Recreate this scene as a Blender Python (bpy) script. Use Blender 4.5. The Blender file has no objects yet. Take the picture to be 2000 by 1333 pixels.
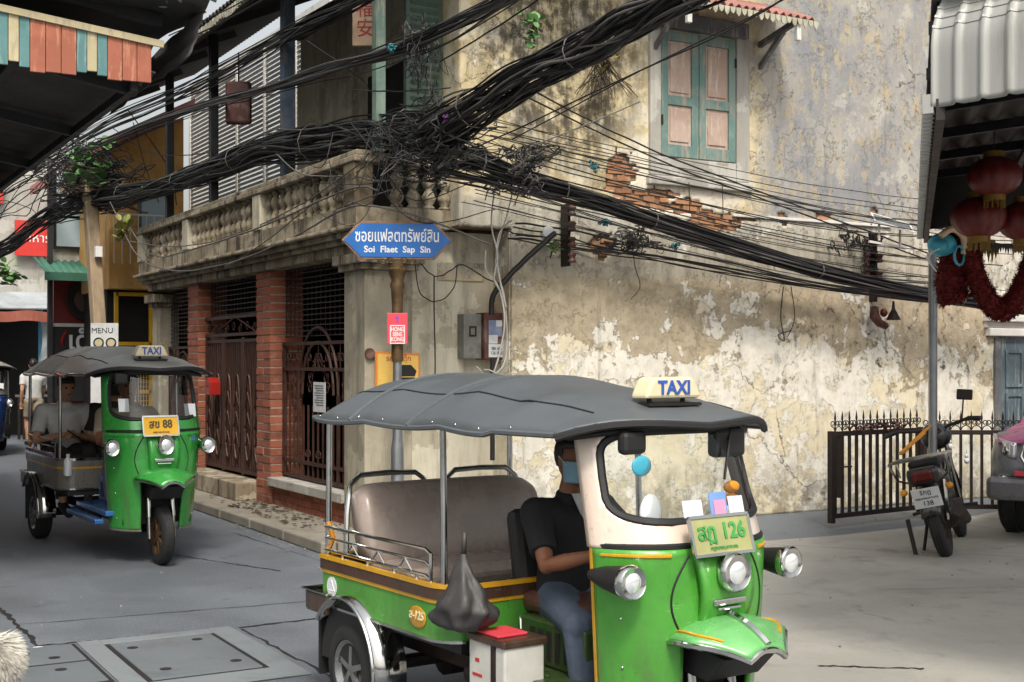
import bpy, bmesh, math, random
from mathutils import Vector, Matrix, noise
random.seed(7)
R = math.radians
S = bpy.context.scene
COL = S.collection

# ------------------------------------------------ camera
# world X runs along the side wall (away to the right), Y along the street facade (away), origin at the corner pillar
XA = (.8667, .4988); YA = (-.4988, .8667); C0 = (-1.40, 12.23)
F = 2515.; HZ = 707.; H = 1.7
cam = bpy.data.objects.new('camera', bpy.data.cameras.new('camera')); COL.objects.link(cam)
cam.location = (-4.887, -11.298, H)
cam.rotation_euler = (R(90), 0, -math.atan2(.4988, .8667))
cam.data.sensor_width = 36; cam.data.lens = F/2000*36
cam.data.shift_y = (HZ-666.5)/2000
cam.data.clip_end = 2000; cam.data.clip_start = .1
S.camera = cam

# ------------------------------------------------ light
SUN_AZ = R(-112); SUN_EL = R(52)
w = bpy.data.worlds.new('World'); S.world = w; w.use_nodes = True
nt = w.node_tree; bg = nt.nodes['Background']
sky = nt.nodes.new('ShaderNodeTexSky'); sky.sky_type = 'NISHITA'; sky.sun_disc = False
sky.sun_elevation = SUN_EL; sky.sun_rotation = R(90)-SUN_AZ; sky.air_density = 1.6; sky.dust_density = 6.0; sky.ozone_density = 1.0
hs = nt.nodes.new('ShaderNodeHueSaturation'); hs.inputs['Saturation'].default_value = .28
nt.links.new(sky.outputs[0], hs.inputs['Color']); nt.links.new(hs.outputs[0], bg.inputs[0]); bg.inputs[1].default_value = .15
sd = bpy.data.lights.new('sun', 'SUN'); sun = bpy.data.objects.new('sun', sd); COL.objects.link(sun)
sd.energy = 2.0; sd.angle = R(10); sd.color = (1, .93, .82)
dv = Vector((math.cos(SUN_AZ)*math.cos(SUN_EL), math.sin(SUN_AZ)*math.cos(SUN_EL), math.sin(SUN_EL)))
sun.rotation_euler = dv.to_track_quat('Z', 'Y').to_euler(); sun.location = (0, -5, 12)
S.view_settings.view_transform = 'Standard'; S.view_settings.look = 'None'
S.view_settings.exposure = 0.42; S.view_settings.gamma = 1
S.render.engine = 'CYCLES'

# ------------------------------------------------ geometry helpers
def c2w(cx, cd):
    a, b = cx-C0[0], cd-C0[1]
    return (a*XA[0]+b*XA[1], a*YA[0]+b*YA[1])
def atd(px, py, d):
    u, v = (px-1000)/F, (HZ-py)/F
    x, y = c2w(u*d, d); return Vector((x, y, H+v*d))
def gnd(px, py, z=0):
    d = (H-z)*F/(py-HZ); return atd(px, py, d)

class MB:
    def __init__(s): s.v = []; s.f = []
    def add(s, vs, fs):
        o = len(s.v); s.v += [tuple(v) for v in vs]; s.f += [tuple(i+o for i in f) for f in fs]; return s
    def box(s, x0, x1, y0, y1, z0, z1):
        return s.add([(x0,y0,z0),(x1,y0,z0),(x1,y1,z0),(x0,y1,z0),(x0,y0,z1),(x1,y0,z1),(x1,y1,z1),(x0,y1,z1)],
                     [(3,2,1,0),(4,5,6,7),(0,1,5,4),(1,2,6,5),(2,3,7,6),(3,0,4,7)])
    def obox(s, c, size, M=None):
        a, b, d = [k/2 for k in size]; c = Vector(c)
        vs = [Vector(p) for p in [(-a,-b,-d),(a,-b,-d),(a,b,-d),(-a,b,-d),(-a,-b,d),(a,-b,d),(a,b,d),(-a,b,d)]]
        if M is not None: vs = [M @ v for v in vs]
        return s.add([v+c for v in vs], [(3,2,1,0),(4,5,6,7),(0,1,5,4),(1,2,6,5),(2,3,7,6),(3,0,4,7)])
    def bar(s, a, b, wd, ht, up=(0,0,1)):
        a = Vector(a); b = Vector(b); d = b-a; L = d.length; d.normalize(); u = Vector(up)
        if abs(d.dot(u)) > .98: u = Vector((0,1,0))
        sx = d.cross(u).normalized(); sz = sx.cross(d).normalized()
        M = Matrix((d, sx, sz)).transposed()
        return s.obox((a+b)/2, (L, wd, ht), M)
    def tube(s, pts, r, n=6, caps=True, closed=False):
        pts = [Vector(p) for p in pts]; m = len(pts)
        rs = r if isinstance(r, (list, tuple)) else [r]*m
        up = None; rings = []
        for i in range(m):
            if closed: t = pts[(i+1) % m]-pts[i-1]
            else: t = pts[min(i+1, m-1)]-pts[max(i-1, 0)]
            if t.length < 1e-9: t = Vector((0,0,1))
            t.normalize()
            if up is None:
                up = Vector((0,0,1)) if abs(t.z) < .9 else Vector((1,0,0))
            up = (up-t*up.dot(t))
            if up.length < 1e-6: up = t.orthogonal()
            up.normalize(); sd_ = t.cross(up)
            rings.append([pts[i]+(up*math.cos(2*math.pi*k/n)+sd_*math.sin(2*math.pi*k/n))*rs[i] for k in range(n)])
        vs = [v for q in rings for v in q]; fs = []
        for i in range(m if closed else m-1):
            j = (i+1) % m
            for k in range(n):
                fs.append((i*n+k, i*n+(k+1) % n, j*n+(k+1) % n, j*n+k))
        if caps and not closed: fs += [tuple(range(n))[::-1], tuple((m-1)*n+k for k in range(n))]
        return s.add(vs, fs)
    def lathe(s, prof, n=16, o=(0,0,0), ax='z'):
        vs = []; fs = []
        for r, z in prof:
            for k in range(n):
                c, q = r*math.cos(2*math.pi*k/n), r*math.sin(2*math.pi*k/n)
                p = {'z': (c, q, z), 'y': (c, z, q), 'x': (z, c, q)}[ax]
                vs.append((p[0]+o[0], p[1]+o[1], p[2]+o[2]))
        for i in range(len(prof)-1):
            for k in range(n): fs.append((i*n+k, i*n+(k+1) % n, (i+1)*n+(k+1) % n, (i+1)*n+k))
        if prof[0] == prof[-1]: return s.add(vs, fs)
        if prof[0][0] > 1e-6: fs.append(tuple(range(n))[::-1])
        if prof[-1][0] > 1e-6: fs.append(tuple((len(prof)-1)*n+k for k in range(n)))
        return s.add(vs, fs)
    def ell(s, c, r, n=14, m=9):
        vs = []; fs = []
        for i in range(m+1):
            a = math.pi*i/m
            for k in range(n):
                b = 2*math.pi*k/n
                vs.append((c[0]+r[0]*math.sin(a)*math.cos(b), c[1]+r[1]*math.sin(a)*math.sin(b), c[2]+r[2]*math.cos(a)))
        for i in range(m):
            for k in range(n): fs.append((i*n+k, i*n+(k+1) % n, (i+1)*n+(k+1) % n, (i+1)*n+k))
        return s.add(vs, fs)
    def prism(s, poly, fn, d0, d1):
        n = len(poly); vs = [fn(a, b, d0) for a, b in poly]+[fn(a, b, d1) for a, b in poly]
        fs = [tuple(range(n))[::-1], tuple(range(n, 2*n))]+[(i, (i+1) % n, n+(i+1) % n, n+i) for i in range(n)]
        return s.add(vs, fs)
    def ring(s, outer, inner, z0, z1):
        n = len(outer); vs = [(a, b, z) for z in (z0, z1) for p in (outer, inner) for a, b in p]; fs = []
        for i in range(n):
            j = (i+1) % n
            fs += [(i, j, 2*n+j, 2*n+i), (n+j, n+i, 3*n+i, 3*n+j), (2*n+i, 2*n+j, 3*n+j, 3*n+i), (j, i, n+i, n+j)]
        return s.add(vs, fs)
    def grid(s, fn, nu, nv, keep=None, cu=False):
        vs = [fn(i/nu, j/nv) for j in range(nv+1) for i in range(nu+1)]
        fs = []
        for j in range(nv):
            for i in range(nu):
                if keep and not keep((i+.5)/nu, (j+.5)/nv): continue
                a = j*(nu+1)+i; fs.append((a, a+1, a+nu+2, a+nu+1))
        return s.add(vs, fs)
    def mesh(s, name):
        me = bpy.data.meshes.new(name); me.from_pydata(s.v, [], s.f)
        b = bmesh.new(); b.from_mesh(me); bmesh.ops.remove_doubles(b, verts=b.verts, dist=1e-5)
        loose = [v for v in b.verts if not v.link_faces]; bmesh.ops.delete(b, geom=loose, context='VERTS')
        bmesh.ops.recalc_face_normals(b, faces=b.faces); b.to_mesh(me); b.free(); return me
    def build(s, name, m, parent=None, smooth=False, bevel=0, solid=0, remesh=0, sub=0, world=None, kind=None, label=None):
        me = s.mesh(name); me.materials.append(M_[m] if isinstance(m, str) else m)
        o = bpy.data.objects.new(name, me); COL.objects.link(o)
        if parent is not None:
            o.parent = parent
            if (world if world is not None else parent.get('_w', False)): o.location = -parent.location
        if smooth:
            for p in me.polygons: p.use_smooth = True
            if smooth != 2 and not remesh:
                try: me.set_sharp_from_angle(angle=R(42))
                except Exception: pass
        if solid:
            q = o.modifiers.new('s', 'SOLIDIFY'); q.thickness = solid; q.offset = 0
        if remesh:
            q = o.modifiers.new('r', 'REMESH'); q.mode = 'VOXEL'; q.voxel_size = remesh; q.use_smooth_shade = True
            q = o.modifiers.new('sm', 'SMOOTH'); q.factor = .5; q.iterations = 4
        if sub:
            q = o.modifiers.new('u', 'SUBSURF'); q.levels = sub; q.render_levels = sub
        if bevel:
            q = o.modifiers.new('b', 'BEVEL'); q.width = bevel; q.segments = 2; q.limit_method = 'ANGLE'; q.angle_limit = R(40)
        if kind: o['kind'] = kind
        if label: o['label'] = label
        return o

def tag(o, label, cat, group=None):
    o['label'] = label; o['category'] = cat
    if group: o['group'] = group
    return o
def thing(name, label, cat, loc=(0,0,0), rz=0, group=None, world=True):
    o = bpy.data.objects.new(name, None); COL.objects.link(o); o.location = loc; o.rotation_euler = (0,0,rz)
    o.empty_display_size = .1
    if world: o['_w'] = True
    return tag(o, label, cat, group)
def struct(o): o['kind'] = 'structure'; return o
def piece(name, me, m, parent, loc, rot=None, scale=None):
    o = bpy.data.objects.new(name, me); COL.objects.link(o); o.parent = parent
    off = parent.location if parent.get('_w') else Vector((0,0,0))
    if parent.parent is not None and parent.parent.get('_w'): off = Vector((0,0,0))   # a part already sits back at the world origin
    o.location = Vector(loc)-off
    if rot: o.rotation_euler = rot
    if scale: o.scale = scale
    return o
def txt(body, size, m, parent, M, name='lettering', ext=.0015, sx=1., bold=0.):
    cu = bpy.data.curves.new(name, 'FONT'); cu.body = body; cu.size = size; cu.extrude = ext; cu.offset = bold
    cu.align_x = 'CENTER'; cu.align_y = 'CENTER'; cu.resolution_u = 3
    t = bpy.data.objects.new(name, cu); COL.objects.link(t); bpy.context.view_layer.update()
    me = bpy.data.meshes.new_from_object(t.evaluated_get(bpy.context.evaluated_depsgraph_get()))
    bpy.data.objects.remove(t)
    me.transform(M @ Matrix.Diagonal((sx, 1, 1, 1))); me.materials.clear(); me.materials.append(M_[m])
    o = bpy.data.objects.new(name, me); COL.objects.link(o); o.parent = parent
    p = parent
    while p is not None and p.parent is not None: p = p.parent
    if parent.get('_w'): o.location = -parent.location
    return o
def frame_M(o, right, up):
    """matrix taking text's x to right, y to up, z to right x up, at o"""
    r_ = Vector(right).normalized(); u_ = Vector(up).normalized(); n_ = r_.cross(u_).normalized(); u_ = n_.cross(r_)
    M = Matrix((r_, u_, n_)).transposed().to_4x4(); M.translation = Vector(o); return M
def nz(x, y, z, s=1.): return noise.noise(Vector((x*s, y*s, z*s)))
# ------------------------------------------------ materials
M_ = {}
def hexc(h):
    h = h.lstrip('#'); c = [int(h[i:i+2], 16)/255 for i in (0, 2, 4)]
    return tuple((x/12.92 if x <= .04045 else ((x+.055)/1.055)**2.4) for x in c)+(1,)
class NT:
    def __init__(s, name):
        s.m = bpy.data.materials.new(name); s.m.use_nodes = True; s.t = s.m.node_tree; s.b = s.t.nodes['Principled BSDF']; M_[name] = s.m
    def n(s, t, **k):
        x = s.t.nodes.new(t)
        for a, v in k.items(): setattr(x, a, v)
        return x
    def l(s, a, b): s.t.links.new(a, b)
    def pos(s, obj=False):
        if obj: return s.n('ShaderNodeTexCoord').outputs['Object']
        return s.n('ShaderNodeNewGeometry').outputs['Position']
    def scale(s, v, sc):
        x = s.n('ShaderNodeVectorMath', operation='MULTIPLY'); s.l(v, x.inputs[0]); x.inputs[1].default_value = sc; return x.outputs[0]
    def noise(s, v, sc, det=6, rough=.6, dist=0., off=0.):
        x = s.n('ShaderNodeTexNoise'); x.inputs['Scale'].default_value = sc; x.inputs['Detail'].default_value = det
        x.inputs['Roughness'].default_value = rough; x.inputs['Distortion'].default_value = dist
        if off:
            a = s.n('ShaderNodeVectorMath', operation='ADD'); s.l(v, a.inputs[0]); a.inputs[1].default_value = (off, off*.7, -off); v = a.outputs[0]
        s.l(v, x.inputs['Vector']); return x.outputs['Fac']
    def step(s, v, a, b, lo=0., hi=1.):
        x = s.n('ShaderNodeMapRange', interpolation_type='SMOOTHSTEP'); s.l(v, x.inputs[0])
        for i, q in enumerate((a, b, lo, hi)): x.inputs[i+1].default_value = q
        return x.outputs[0]
    def math(s, op, a, b=None):
        x = s.n('ShaderNodeMath', operation=op)
        for i, q in enumerate((a, b)):
            if q is None: continue
            if isinstance(q, (int, float)): x.inputs[i].default_value = q
            else: s.l(q, x.inputs[i])
        return x.outputs[0]
    def mix(s, f, a, b, mode='MIX'):
        x = s.n('ShaderNodeMix', data_type='RGBA', blend_type=mode)
        for i, q in ((0, f), (6, a), (7, b)):
            if isinstance(q, (int, float)): x.inputs[i].default_value = q
            elif isinstance(q, tuple): x.inputs[i].default_value = q
            else: s.l(q, x.inputs[i])
        return x.outputs[2]
    def sep(s, v):
        x = s.n('ShaderNodeSeparateXYZ'); s.l(v, x.inputs[0]); return x.outputs
    def bump(s, h, st=.3, d=.01):
        x = s.n('ShaderNodeBump'); x.inputs['Strength'].default_value = st; x.inputs['Distance'].default_value = d
        s.l(h, x.inputs['Height']); s.l(x.outputs[0], s.b.inputs['Normal'])
    def out(s, col=None, rough=None):
        if col is not None:
            if isinstance(col, tuple): s.b.inputs['Base Color'].default_value = col
            else: s.l(col, s.b.inputs['Base Color'])
        if rough is not None:
            if isinstance(rough, (int, float)): s.b.inputs['Roughness'].default_value = rough
            else: s.l(rough, s.b.inputs['Roughness'])

def simple(name, h, rough=.6, metal=0., var=.25, sc=6., dirt=None, dirtamt=.5, bump=.15, coat=0., obj=False, rnd=0., streak=False):
    """painted / plain surface with uneven colour, grime and fine relief"""
    t = NT(name); c = hexc(h); v = t.pos(obj)
    if streak: v2 = t.scale(v, (3, 3, .35))
    else: v2 = v
    n1 = t.noise(v2, sc, 8, .65)
    dk = tuple(x*(1-var) for x in c[:3])+(1,); lt = tuple(min(1, x*(1+var*.7)) for x in c[:3])+(1,)
    col = t.mix(t.step(n1, .3, .7), dk, lt)
    if dirt:
        n2 = t.noise(v2, sc*.45, 9, .7, .3, 4.)
        col = t.mix(t.math('MULTIPLY', t.step(n2, .5, .68), dirtamt), col, hexc(dirt))
    if rnd:
        oi = t.n('ShaderNodeObjectInfo'); hsv = t.n('ShaderNodeHueSaturation')
        t.l(t.step(oi.outputs['Random'], 0, 1, 1-rnd, 1+rnd), hsv.inputs['Value']); t.l(col, hsv.inputs['Color']); col = hsv.outputs[0]
    t.out(col, t.step(n1, .2, .8, max(.03, rough-.1), min(1, rough+.12)))
    t.b.inputs['Metallic'].default_value = metal; t.b.inputs['Coat Weight'].default_value = coat; t.b.inputs['Coat Roughness'].default_value = .12
    if bump: t.bump(t.noise(v, sc*5, 5), bump, .004)
    return t

def plaster(name, base, alt, peel, dark, sc=1.3, darkamt=.6):
    t = NT(name); v = t.pos(); 
    n1 = t.noise(v, sc*1.7, 9, .65, .1); n2 = t.noise(v, sc*1.4, 10, .66, .1, 3.); n3 = t.noise(t.scale(v, (2.5, 2.5, .3)), 2.2, 8, .7, 0, 7.)
    n4 = t.noise(v, 9, 8, .7, 0, 2.)
    col = t.mix(t.step(n1, .35, .65), hexc(base), hexc(alt))
    pm = t.step(n2, .52, .54); col = t.mix(t.math('MULTIPLY', pm, .85), col, hexc(peel))
    col = t.mix(t.math('MULTIPLY', t.step(n3, .46, .68), darkamt), col, hexc(dark))
    col = t.mix(t.math('MULTIPLY', t.step(n4, .6, .72), darkamt*.6), col, hexc(dark))
    t.out(col, .9); t.bump(t.math('ADD', t.math('MULTIPLY', pm, -.6), n4), .35, .008)
    return t

def big_wall():
    """old side wall: cream and white limewash, tan peeled render, ochre low down, grey upper right, black mould upper left"""
    t = NT('side_wall'); v = t.pos(); x, y, z = t.sep(v)[0:3]
    nA = t.noise(v, 1.2, 12, .68); nB = t.noise(v, 2.0, 14, .72, 0, 5.); nC = t.noise(v, 5., 12, .72, 0, 9.); nD = t.noise(v, 17, 9, .72, 0, 1.); nE = t.noise(v, 45, 6, .7, 0, 3.)
    nS = t.noise(t.scale(v, (4., 4., .5)), 2.0, 12, .72, 0, 6.); nW = t.noise(v, .8, 4, .5, 0, 12.); nF = t.noise(v, 2.6, 14, .75, 0, 21.)
    A = lambda a, b: t.math('ADD', a, b); Mu = lambda a, b: t.math('MULTIPLY', a, b)
    wob = lambda k: A(z, Mu(t.math('SUBTRACT', nA, .5), k)); wobx = lambda k: A(x, Mu(t.math('SUBTRACT', nF, .5), k))
    wz = lambda k: A(z, Mu(t.math('SUBTRACT', nF, .5), k))
    def ellipse(cx, cz, rx, rz, k, lo=1.3, hi=.3):
        a = t.math('DIVIDE', t.math('SUBTRACT', wobx(k), cx), rx); b = t.math('DIVIDE', t.math('SUBTRACT', wob(k), cz), rz); return t.step(A(Mu(a, a), Mu(b, b)), lo, hi)
    # base: old ochre-cream wash
    col = t.mix(t.step(nC, .35, .65), hexc('dbd0b6'), hexc('c9bea2')); col = t.mix(Mu(t.step(nF, .5, .62), .42), col, hexc('cbb78d'))
    # white limewash flaking over it, less of it towards the foot
    wf = A(A(Mu(nB, .75), Mu(nD, .25)), Mu(t.step(z, .2, 2.0), .075)); wm = t.step(wf, .515, .535); col = t.mix(Mu(wm, .92), col, t.mix(t.step(nC, .38, .62), hexc('e0dbcf'), hexc('ccc7ba')))
    # tan render where both have come away, densest at 2 to 2.6 m
    zone = Mu(t.step(wz(.9), 1.35, 2.25), t.step(wz(.5), 3.3, 2.7)); pf = A(A(Mu(nA, .6), Mu(nC, .27)), Mu(nD, .13)); pm = t.step(A(pf, Mu(zone, .115)), .566, .578)
    pm = Mu(pm, t.step(wob(.6), 1.0, 1.5)); col = t.mix(Mu(pm, .93), col, t.mix(t.step(nC, .38, .66), hexc('b8a88c'), hexc('978a72')))
    # cement band under the ledge
    cem = Mu(Mu(t.step(wob(.4), 2.5, 2.66), t.step(wob(.2), 3.34, 3.28)), t.step(nC, .34, .46)); col = t.mix(Mu(cem, .75), col, t.mix(t.step(nS, .35, .65), hexc('bab5a6'), hexc('918b7d')))
    # upper wall, left: cream, grey bloom, black mould
    up = t.step(wob(.25), 3.22, 3.36)
    cream = t.mix(t.step(nC, .35, .65), hexc('d3c49f'), hexc('b5a57f')); cream = t.mix(Mu(t.step(nF, .5, .6), .75), cream, hexc('a5a196')); cream = t.mix(Mu(t.step(nB, .54, .57), .7), cream, hexc('d6cdb8'))
    mf = A(A(Mu(nC, .45), Mu(nS, .35)), Mu(nD, .2)); mm = Mu(ellipse(2.05, 4.75, 1.0, 1.25, 1.3, 1.5, .25), t.step(mf, .42, .55)); cream = t.mix(Mu(mm, .93), cream, t.mix(t.step(nD, .4, .6), hexc('2c2720'), hexc('4d4436')))
    # upper wall, right: grey wash over ochre
    scr = t.noise(t.scale(v, (3.6, 3.6, 1.5)), 2.2, 14, .76, 0, 3.)
    gr_ = t.mix(t.step(nA, .38, .62), hexc('828385'), hexc('9d9a93')); gr_ = t.mix(Mu(t.step(A(Mu(scr, .7), Mu(nD, .3)), .51, .58), .65), gr_, t.mix(nC, hexc('c2ad80'), hexc('9c8d6c')))
    gr_ = t.mix(Mu(t.step(nB, .57, .6), .4), gr_, hexc('bdb8ab')); gr_ = t.mix(Mu(t.step(nC, .57, .68), .6), gr_, hexc('5d5c5a')); gr_ = t.mix(Mu(t.step(nE, .6, .68), .55), gr_, hexc('403e3b'))
    upc = t.mix(t.step(wobx(.9), 4.3, 4.8), cream, gr_); col = t.mix(up, col, upc)
    # paler limewash round the window foot
    col = t.mix(Mu(ellipse(3.5, 3.62, 1.0, .42, .8, 1.15, .6), .8), col, hexc('ded5c3'))
    # mould spots, rain streaks, damp foot, pin holes
    sp = Mu(t.step(A(Mu(nC, .7), Mu(nD, .3)), .555, .6), Mu(t.step(wobx(1.4), 4.5, 5.4), Mu(t.step(wob(.5), 1.2, 1.7), t.step(wob(.4), 2.65, 2.2)))); col = t.mix(Mu(sp, .85), col, hexc('40382e'))
    col = t.mix(Mu(t.step(nS, .54, .7), .5), col, hexc('5f5747'))
    col = t.mix(Mu(Mu(t.step(wob(.5), .75, .05), t.step(nC, .38, .58)), .65), col, hexc('6a6050'))
    col = t.mix(Mu(t.step(nD, .6, .68), .4), col, hexc('6c6252')); col = t.mix(Mu(t.step(nE, .64, .7), .6), col, hexc('4a4238'))
    vo = t.n('ShaderNodeTexVoronoi', feature='DISTANCE_TO_EDGE'); vo.inputs['Scale'].default_value = 1.1
    dd = t.n('ShaderNodeVectorMath', operation='ADD'); t.l(v, dd.inputs[0]); cx = t.n('ShaderNodeCombineXYZ'); t.l(Mu(nB, .8), cx.inputs[0]); t.l(Mu(nA, .8), cx.inputs[2]); t.l(cx.outputs[0], dd.inputs[1]); t.l(dd.outputs[0], vo.inputs['Vector'])
    ck = Mu(t.step(vo.outputs[0], .006, .001), t.step(nW, .5, .56)); col = t.mix(Mu(ck, .7), col, hexc('3d352b'))
    t.out(col, .93)
    t.bump(A(A(Mu(pm, -1.), Mu(wm, .35)), A(Mu(nC, .5), A(Mu(nD, .4), A(Mu(nE, .15), Mu(ck, -.9))))), .8, .014)
big_wall()
plaster('corner_plaster', 'c9c2ad', 'bab29c', 'a9a08b', '4a443a', 1.1, .45)
plaster('old_concrete', '9a8e78', '7d715c', 'aca18c', '241f19', 1.9, .95)
plaster('pillar_plaster', 'a8a08c', '928a78', '8a8270', '4f483c', 1.2, .5)
plaster('dark_plaster', '6d5f4c', '574b3c', '7d7159', '1d1916', 1.2, .75)
plaster('ochre_plaster', 'c99c5c', 'bb8c4c', 'c49e62', '6e4e2a', .9, .3)
plaster('pale_plaster', 'aaa79e', '98958c', 'b6b3aa', '55514a', .8, .4)

def asphalt():
    t = NT('asphalt'); v = t.pos(); n1 = t.noise(v, .7, 8, .6, .3); n2 = t.noise(v, 75, 5, .75); n3 = t.noise(t.scale(v, (1, .25, 1)), 2.2, 8, .65, .2, 3.)
    col = t.mix(t.step(n1, .35, .65), hexc('53585e'), hexc('62686e')); col = t.mix(t.math('MULTIPLY', t.step(n3, .5, .7), .45), col, hexc('54565a'))
    col = t.mix(t.math('MULTIPLY', t.step(n2, .52, .68), .6), col, hexc('93979a')); col = t.mix(t.math('MULTIPLY', t.step(n2, .42, .3), .4), col, hexc('3f4042'))
    x, y, z = t.sep(v)[0:3]
    spots = t.noise(v, 3.1, 6, .6, 0, 8.); col = t.mix(t.math('MULTIPLY', t.step(spots, .64, .7), .45), col, hexc('434446'))
    t.out(col, t.step(n1, .3, .7, .62, .8)); t.bump(t.math('ADD', n2, t.math('MULTIPLY', n1, .3)), .4, .006)
def concrete(name, a, b, c):
    t = NT(name); v = t.pos(); n1 = t.noise(v, .55, 9, .65, .5); n2 = t.noise(v, 3., 9, .7, .3, 4.); n3 = t.noise(v, 50, 4, .7)
    col = t.mix(t.step(n1, .35, .65), hexc(a), hexc(b)); col = t.mix(t.math('MULTIPLY', t.step(n2, .5, .68), .5), col, hexc(c))
    col = t.mix(t.math('MULTIPLY', t.step(n3, .58, .72), .3), col, hexc('4a4843'))
    st = t.noise(v, 1.4, 8, .7, .8, 9.); col = t.mix(t.math('MULTIPLY', t.step(st, .6, .66), .35), col, hexc('55504a'))
    t.out(col, .85); t.bump(t.math('ADD', n2, n3), .3, .006)
asphalt(); concrete('yard_concrete', 'a09d95', '8e8c85', '7b7972'); concrete('kerb_concrete', '8a8478', '777165', '5b554b'); concrete('frame_concrete', '757b7e', '697073', '595f63'); concrete('slab_concrete', '63696d', '585e62', '4b5054')

def brickm(name, a, b, mort):
    t = NT(name); v = t.pos(); oi = t.n('ShaderNodeObjectInfo'); n = t.noise(v, 12, 8, .7); n2 = t.noise(v, 3, 8, .7, .3, 4.)
    col = t.mix(oi.outputs['Random'], hexc(a), hexc(b)); col = t.mix(t.math('MULTIPLY', t.step(n, .5, .7), .5), col, hexc(mort)); col = t.mix(t.math('MULTIPLY', t.step(n2, .52, .68), .5), col, hexc('3a241c'))
    t.out(col, .9); t.bump(n, .5, .006)
brickm('red_brick', '9c5a42', '7c4531', 'a4786a'); brickm('orange_brick', 'b3835f', '966a4c', 'c4ab92')
simple('mortar', 'a59c8e', .9, 0, .3, 8, '5a5048', .6)
simple('dark_mortar', '8a7058', .9, 0, .3, 8)
simple('iron_brown', '4a3027', .55, .3, .3, 9, '2a1c16', .5)
simple('iron_dark', '2e2623', .55, .4, .3, 9, '4d3526', .5)
simple('grille', '3a302b', .6, .3, .3, 9)
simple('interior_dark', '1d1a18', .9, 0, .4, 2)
simple('green_paint', '46584c', .6, 0, .25, 5, '2c3a30', .6, streak=True)
def shutter(name, a, b, c):
    t = NT(name); v = t.pos(); n = t.noise(t.scale(v, (6, 6, .8)), 3, 10, .75, .2); n2 = t.noise(v, 2.3, 8, .7, .3, 4.)
    col = t.mix(t.step(n2, .42, .56), hexc(a), hexc(b)); col = t.mix(t.step(n, .52, .6), col, hexc(c)); col = t.mix(t.math('MULTIPLY', t.step(n, .64, .7), .8), col, hexc('5d4234'))
    t.out(col, .8); t.bump(n, .4, .004)
shutter('shutter_teal', '5d7a74', '73877f', '9a8b7a'); shutter('shutter_pink', 'b09a8c', 'a68e80', 'bdb09e'); shutter('door_blue', '4c5a62', '56646a', '7d8684')
shutter('teal_post', '8fa795', '7f9a8c', 'b9b5a0'); shutter('blue_post', '3f4a58', '4a5664', '6f6a62'); shutter('grey_board', '6a6a68', '57585a', '8a8782')
shutter('salmon_plank', 'a8654e', '985a45', 'b57d63'); shutter('teal_plank', '5d8585', '547a7a', '7d9a94'); shutter('cream_plank', 'bdb08c', 'b0a482', 'a39a80')
simple('black_post', '29292b', .5, .1, .3, 6); simple('white_paint', 'cfcdc6', .55, 0, .1, 5, '8f8b80', .5)
simple('roof_pink', 'b57972', .7, 0, .2, 3, '7d544c', .5); simple('roof_red', '9a6a60', .7, 0, .25, 4, '5e4238', .6)
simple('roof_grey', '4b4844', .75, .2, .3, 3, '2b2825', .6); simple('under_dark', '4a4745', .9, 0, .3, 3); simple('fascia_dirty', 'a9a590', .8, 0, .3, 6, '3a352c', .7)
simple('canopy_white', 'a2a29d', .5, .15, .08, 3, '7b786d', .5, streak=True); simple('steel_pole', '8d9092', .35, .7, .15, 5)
simple('cable_black', '1c1b1b', .55, 0, .3, 3); simple('cable_grey', '5b5753', .6, 0, .3, 3); simple('cable_teal', '2f6872', .6, 0, .2, 5); simple('slat_white', 'a9a7a1', .6, 0, .12, 4, '7c7a72', .5); simple('cable_white', 'b5b2aa', .6, 0, .2, 3)
simple('wood_pole', '96836a', .85, 0, .25, 4, '5a4c3c', .6, streak=True); simple('bronze_post', '5f4b30', .45, .4, .35, 12, '3c2d1c', .6)
simple('sign_blue', '1463b0', .35, 0, .08, 3, '23507c', .3); simple('sign_white', 'dcdcd8', .5, 0, .05, 8); simple('sign_rim', '8a6a55', .6, .2, .3, 12, 'b9b0a0', .5)
simple('sign_red', 'd2414f', .45, 0, .08, 4); simple('sign_pinkwhite', 'e6c9c6', .5, 0, .05, 4); simple('sign_orange', 'cf7d3a', .5, 0, .1, 4); simple('sign_yellow', 'd9b25a', .5, 0, .12, 4)
simple('violet_print', '6a4ab0', .5, 0, .1, 4); simple('black_print', '1c1a1a', .5, 0, .1, 4); simple('red_print', 'b03028', .5, 0, .1, 4)
simple('box_brown', '54302a', .5, .2, .25, 9, 'a08f80', .4); simple('box_grey', '6f706a', .55, .2, .25, 9, 'a5a294', .4); simple('paper', 'c6c8c8', .7, 0, .1, 9, '8d9096', .4); simple('paper_blue', '7b86a0', .7, 0, .2, 12)
simple('mail_red', '96201a', .35, 0, .12, 5)
simple('billboard_red', 'c2322a', .5, 0, .1, 2); simple('board_dark', '201c1e', .5, 0, .15, 2); simple('board_maroon', '7a1f1c', .5, 0, .2, 2); simple('shop_yellow', 'd0a01c', .5, 0, .12, 4); simple('awn_green', '3b6e5c', .6, 0, .15, 3); simple('pale_glass', '9fb0b8', .2, 0, .1, 1.5)
simple('tarp', '9ea5a8', .5, 0, .2, 3, '6b6f70', .5); simple('tarp_red', '9c5a48', .6, 0, .2, 3); simple('pipe_blue', '5b9ec0', .45, 0, .1, 4)
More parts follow.
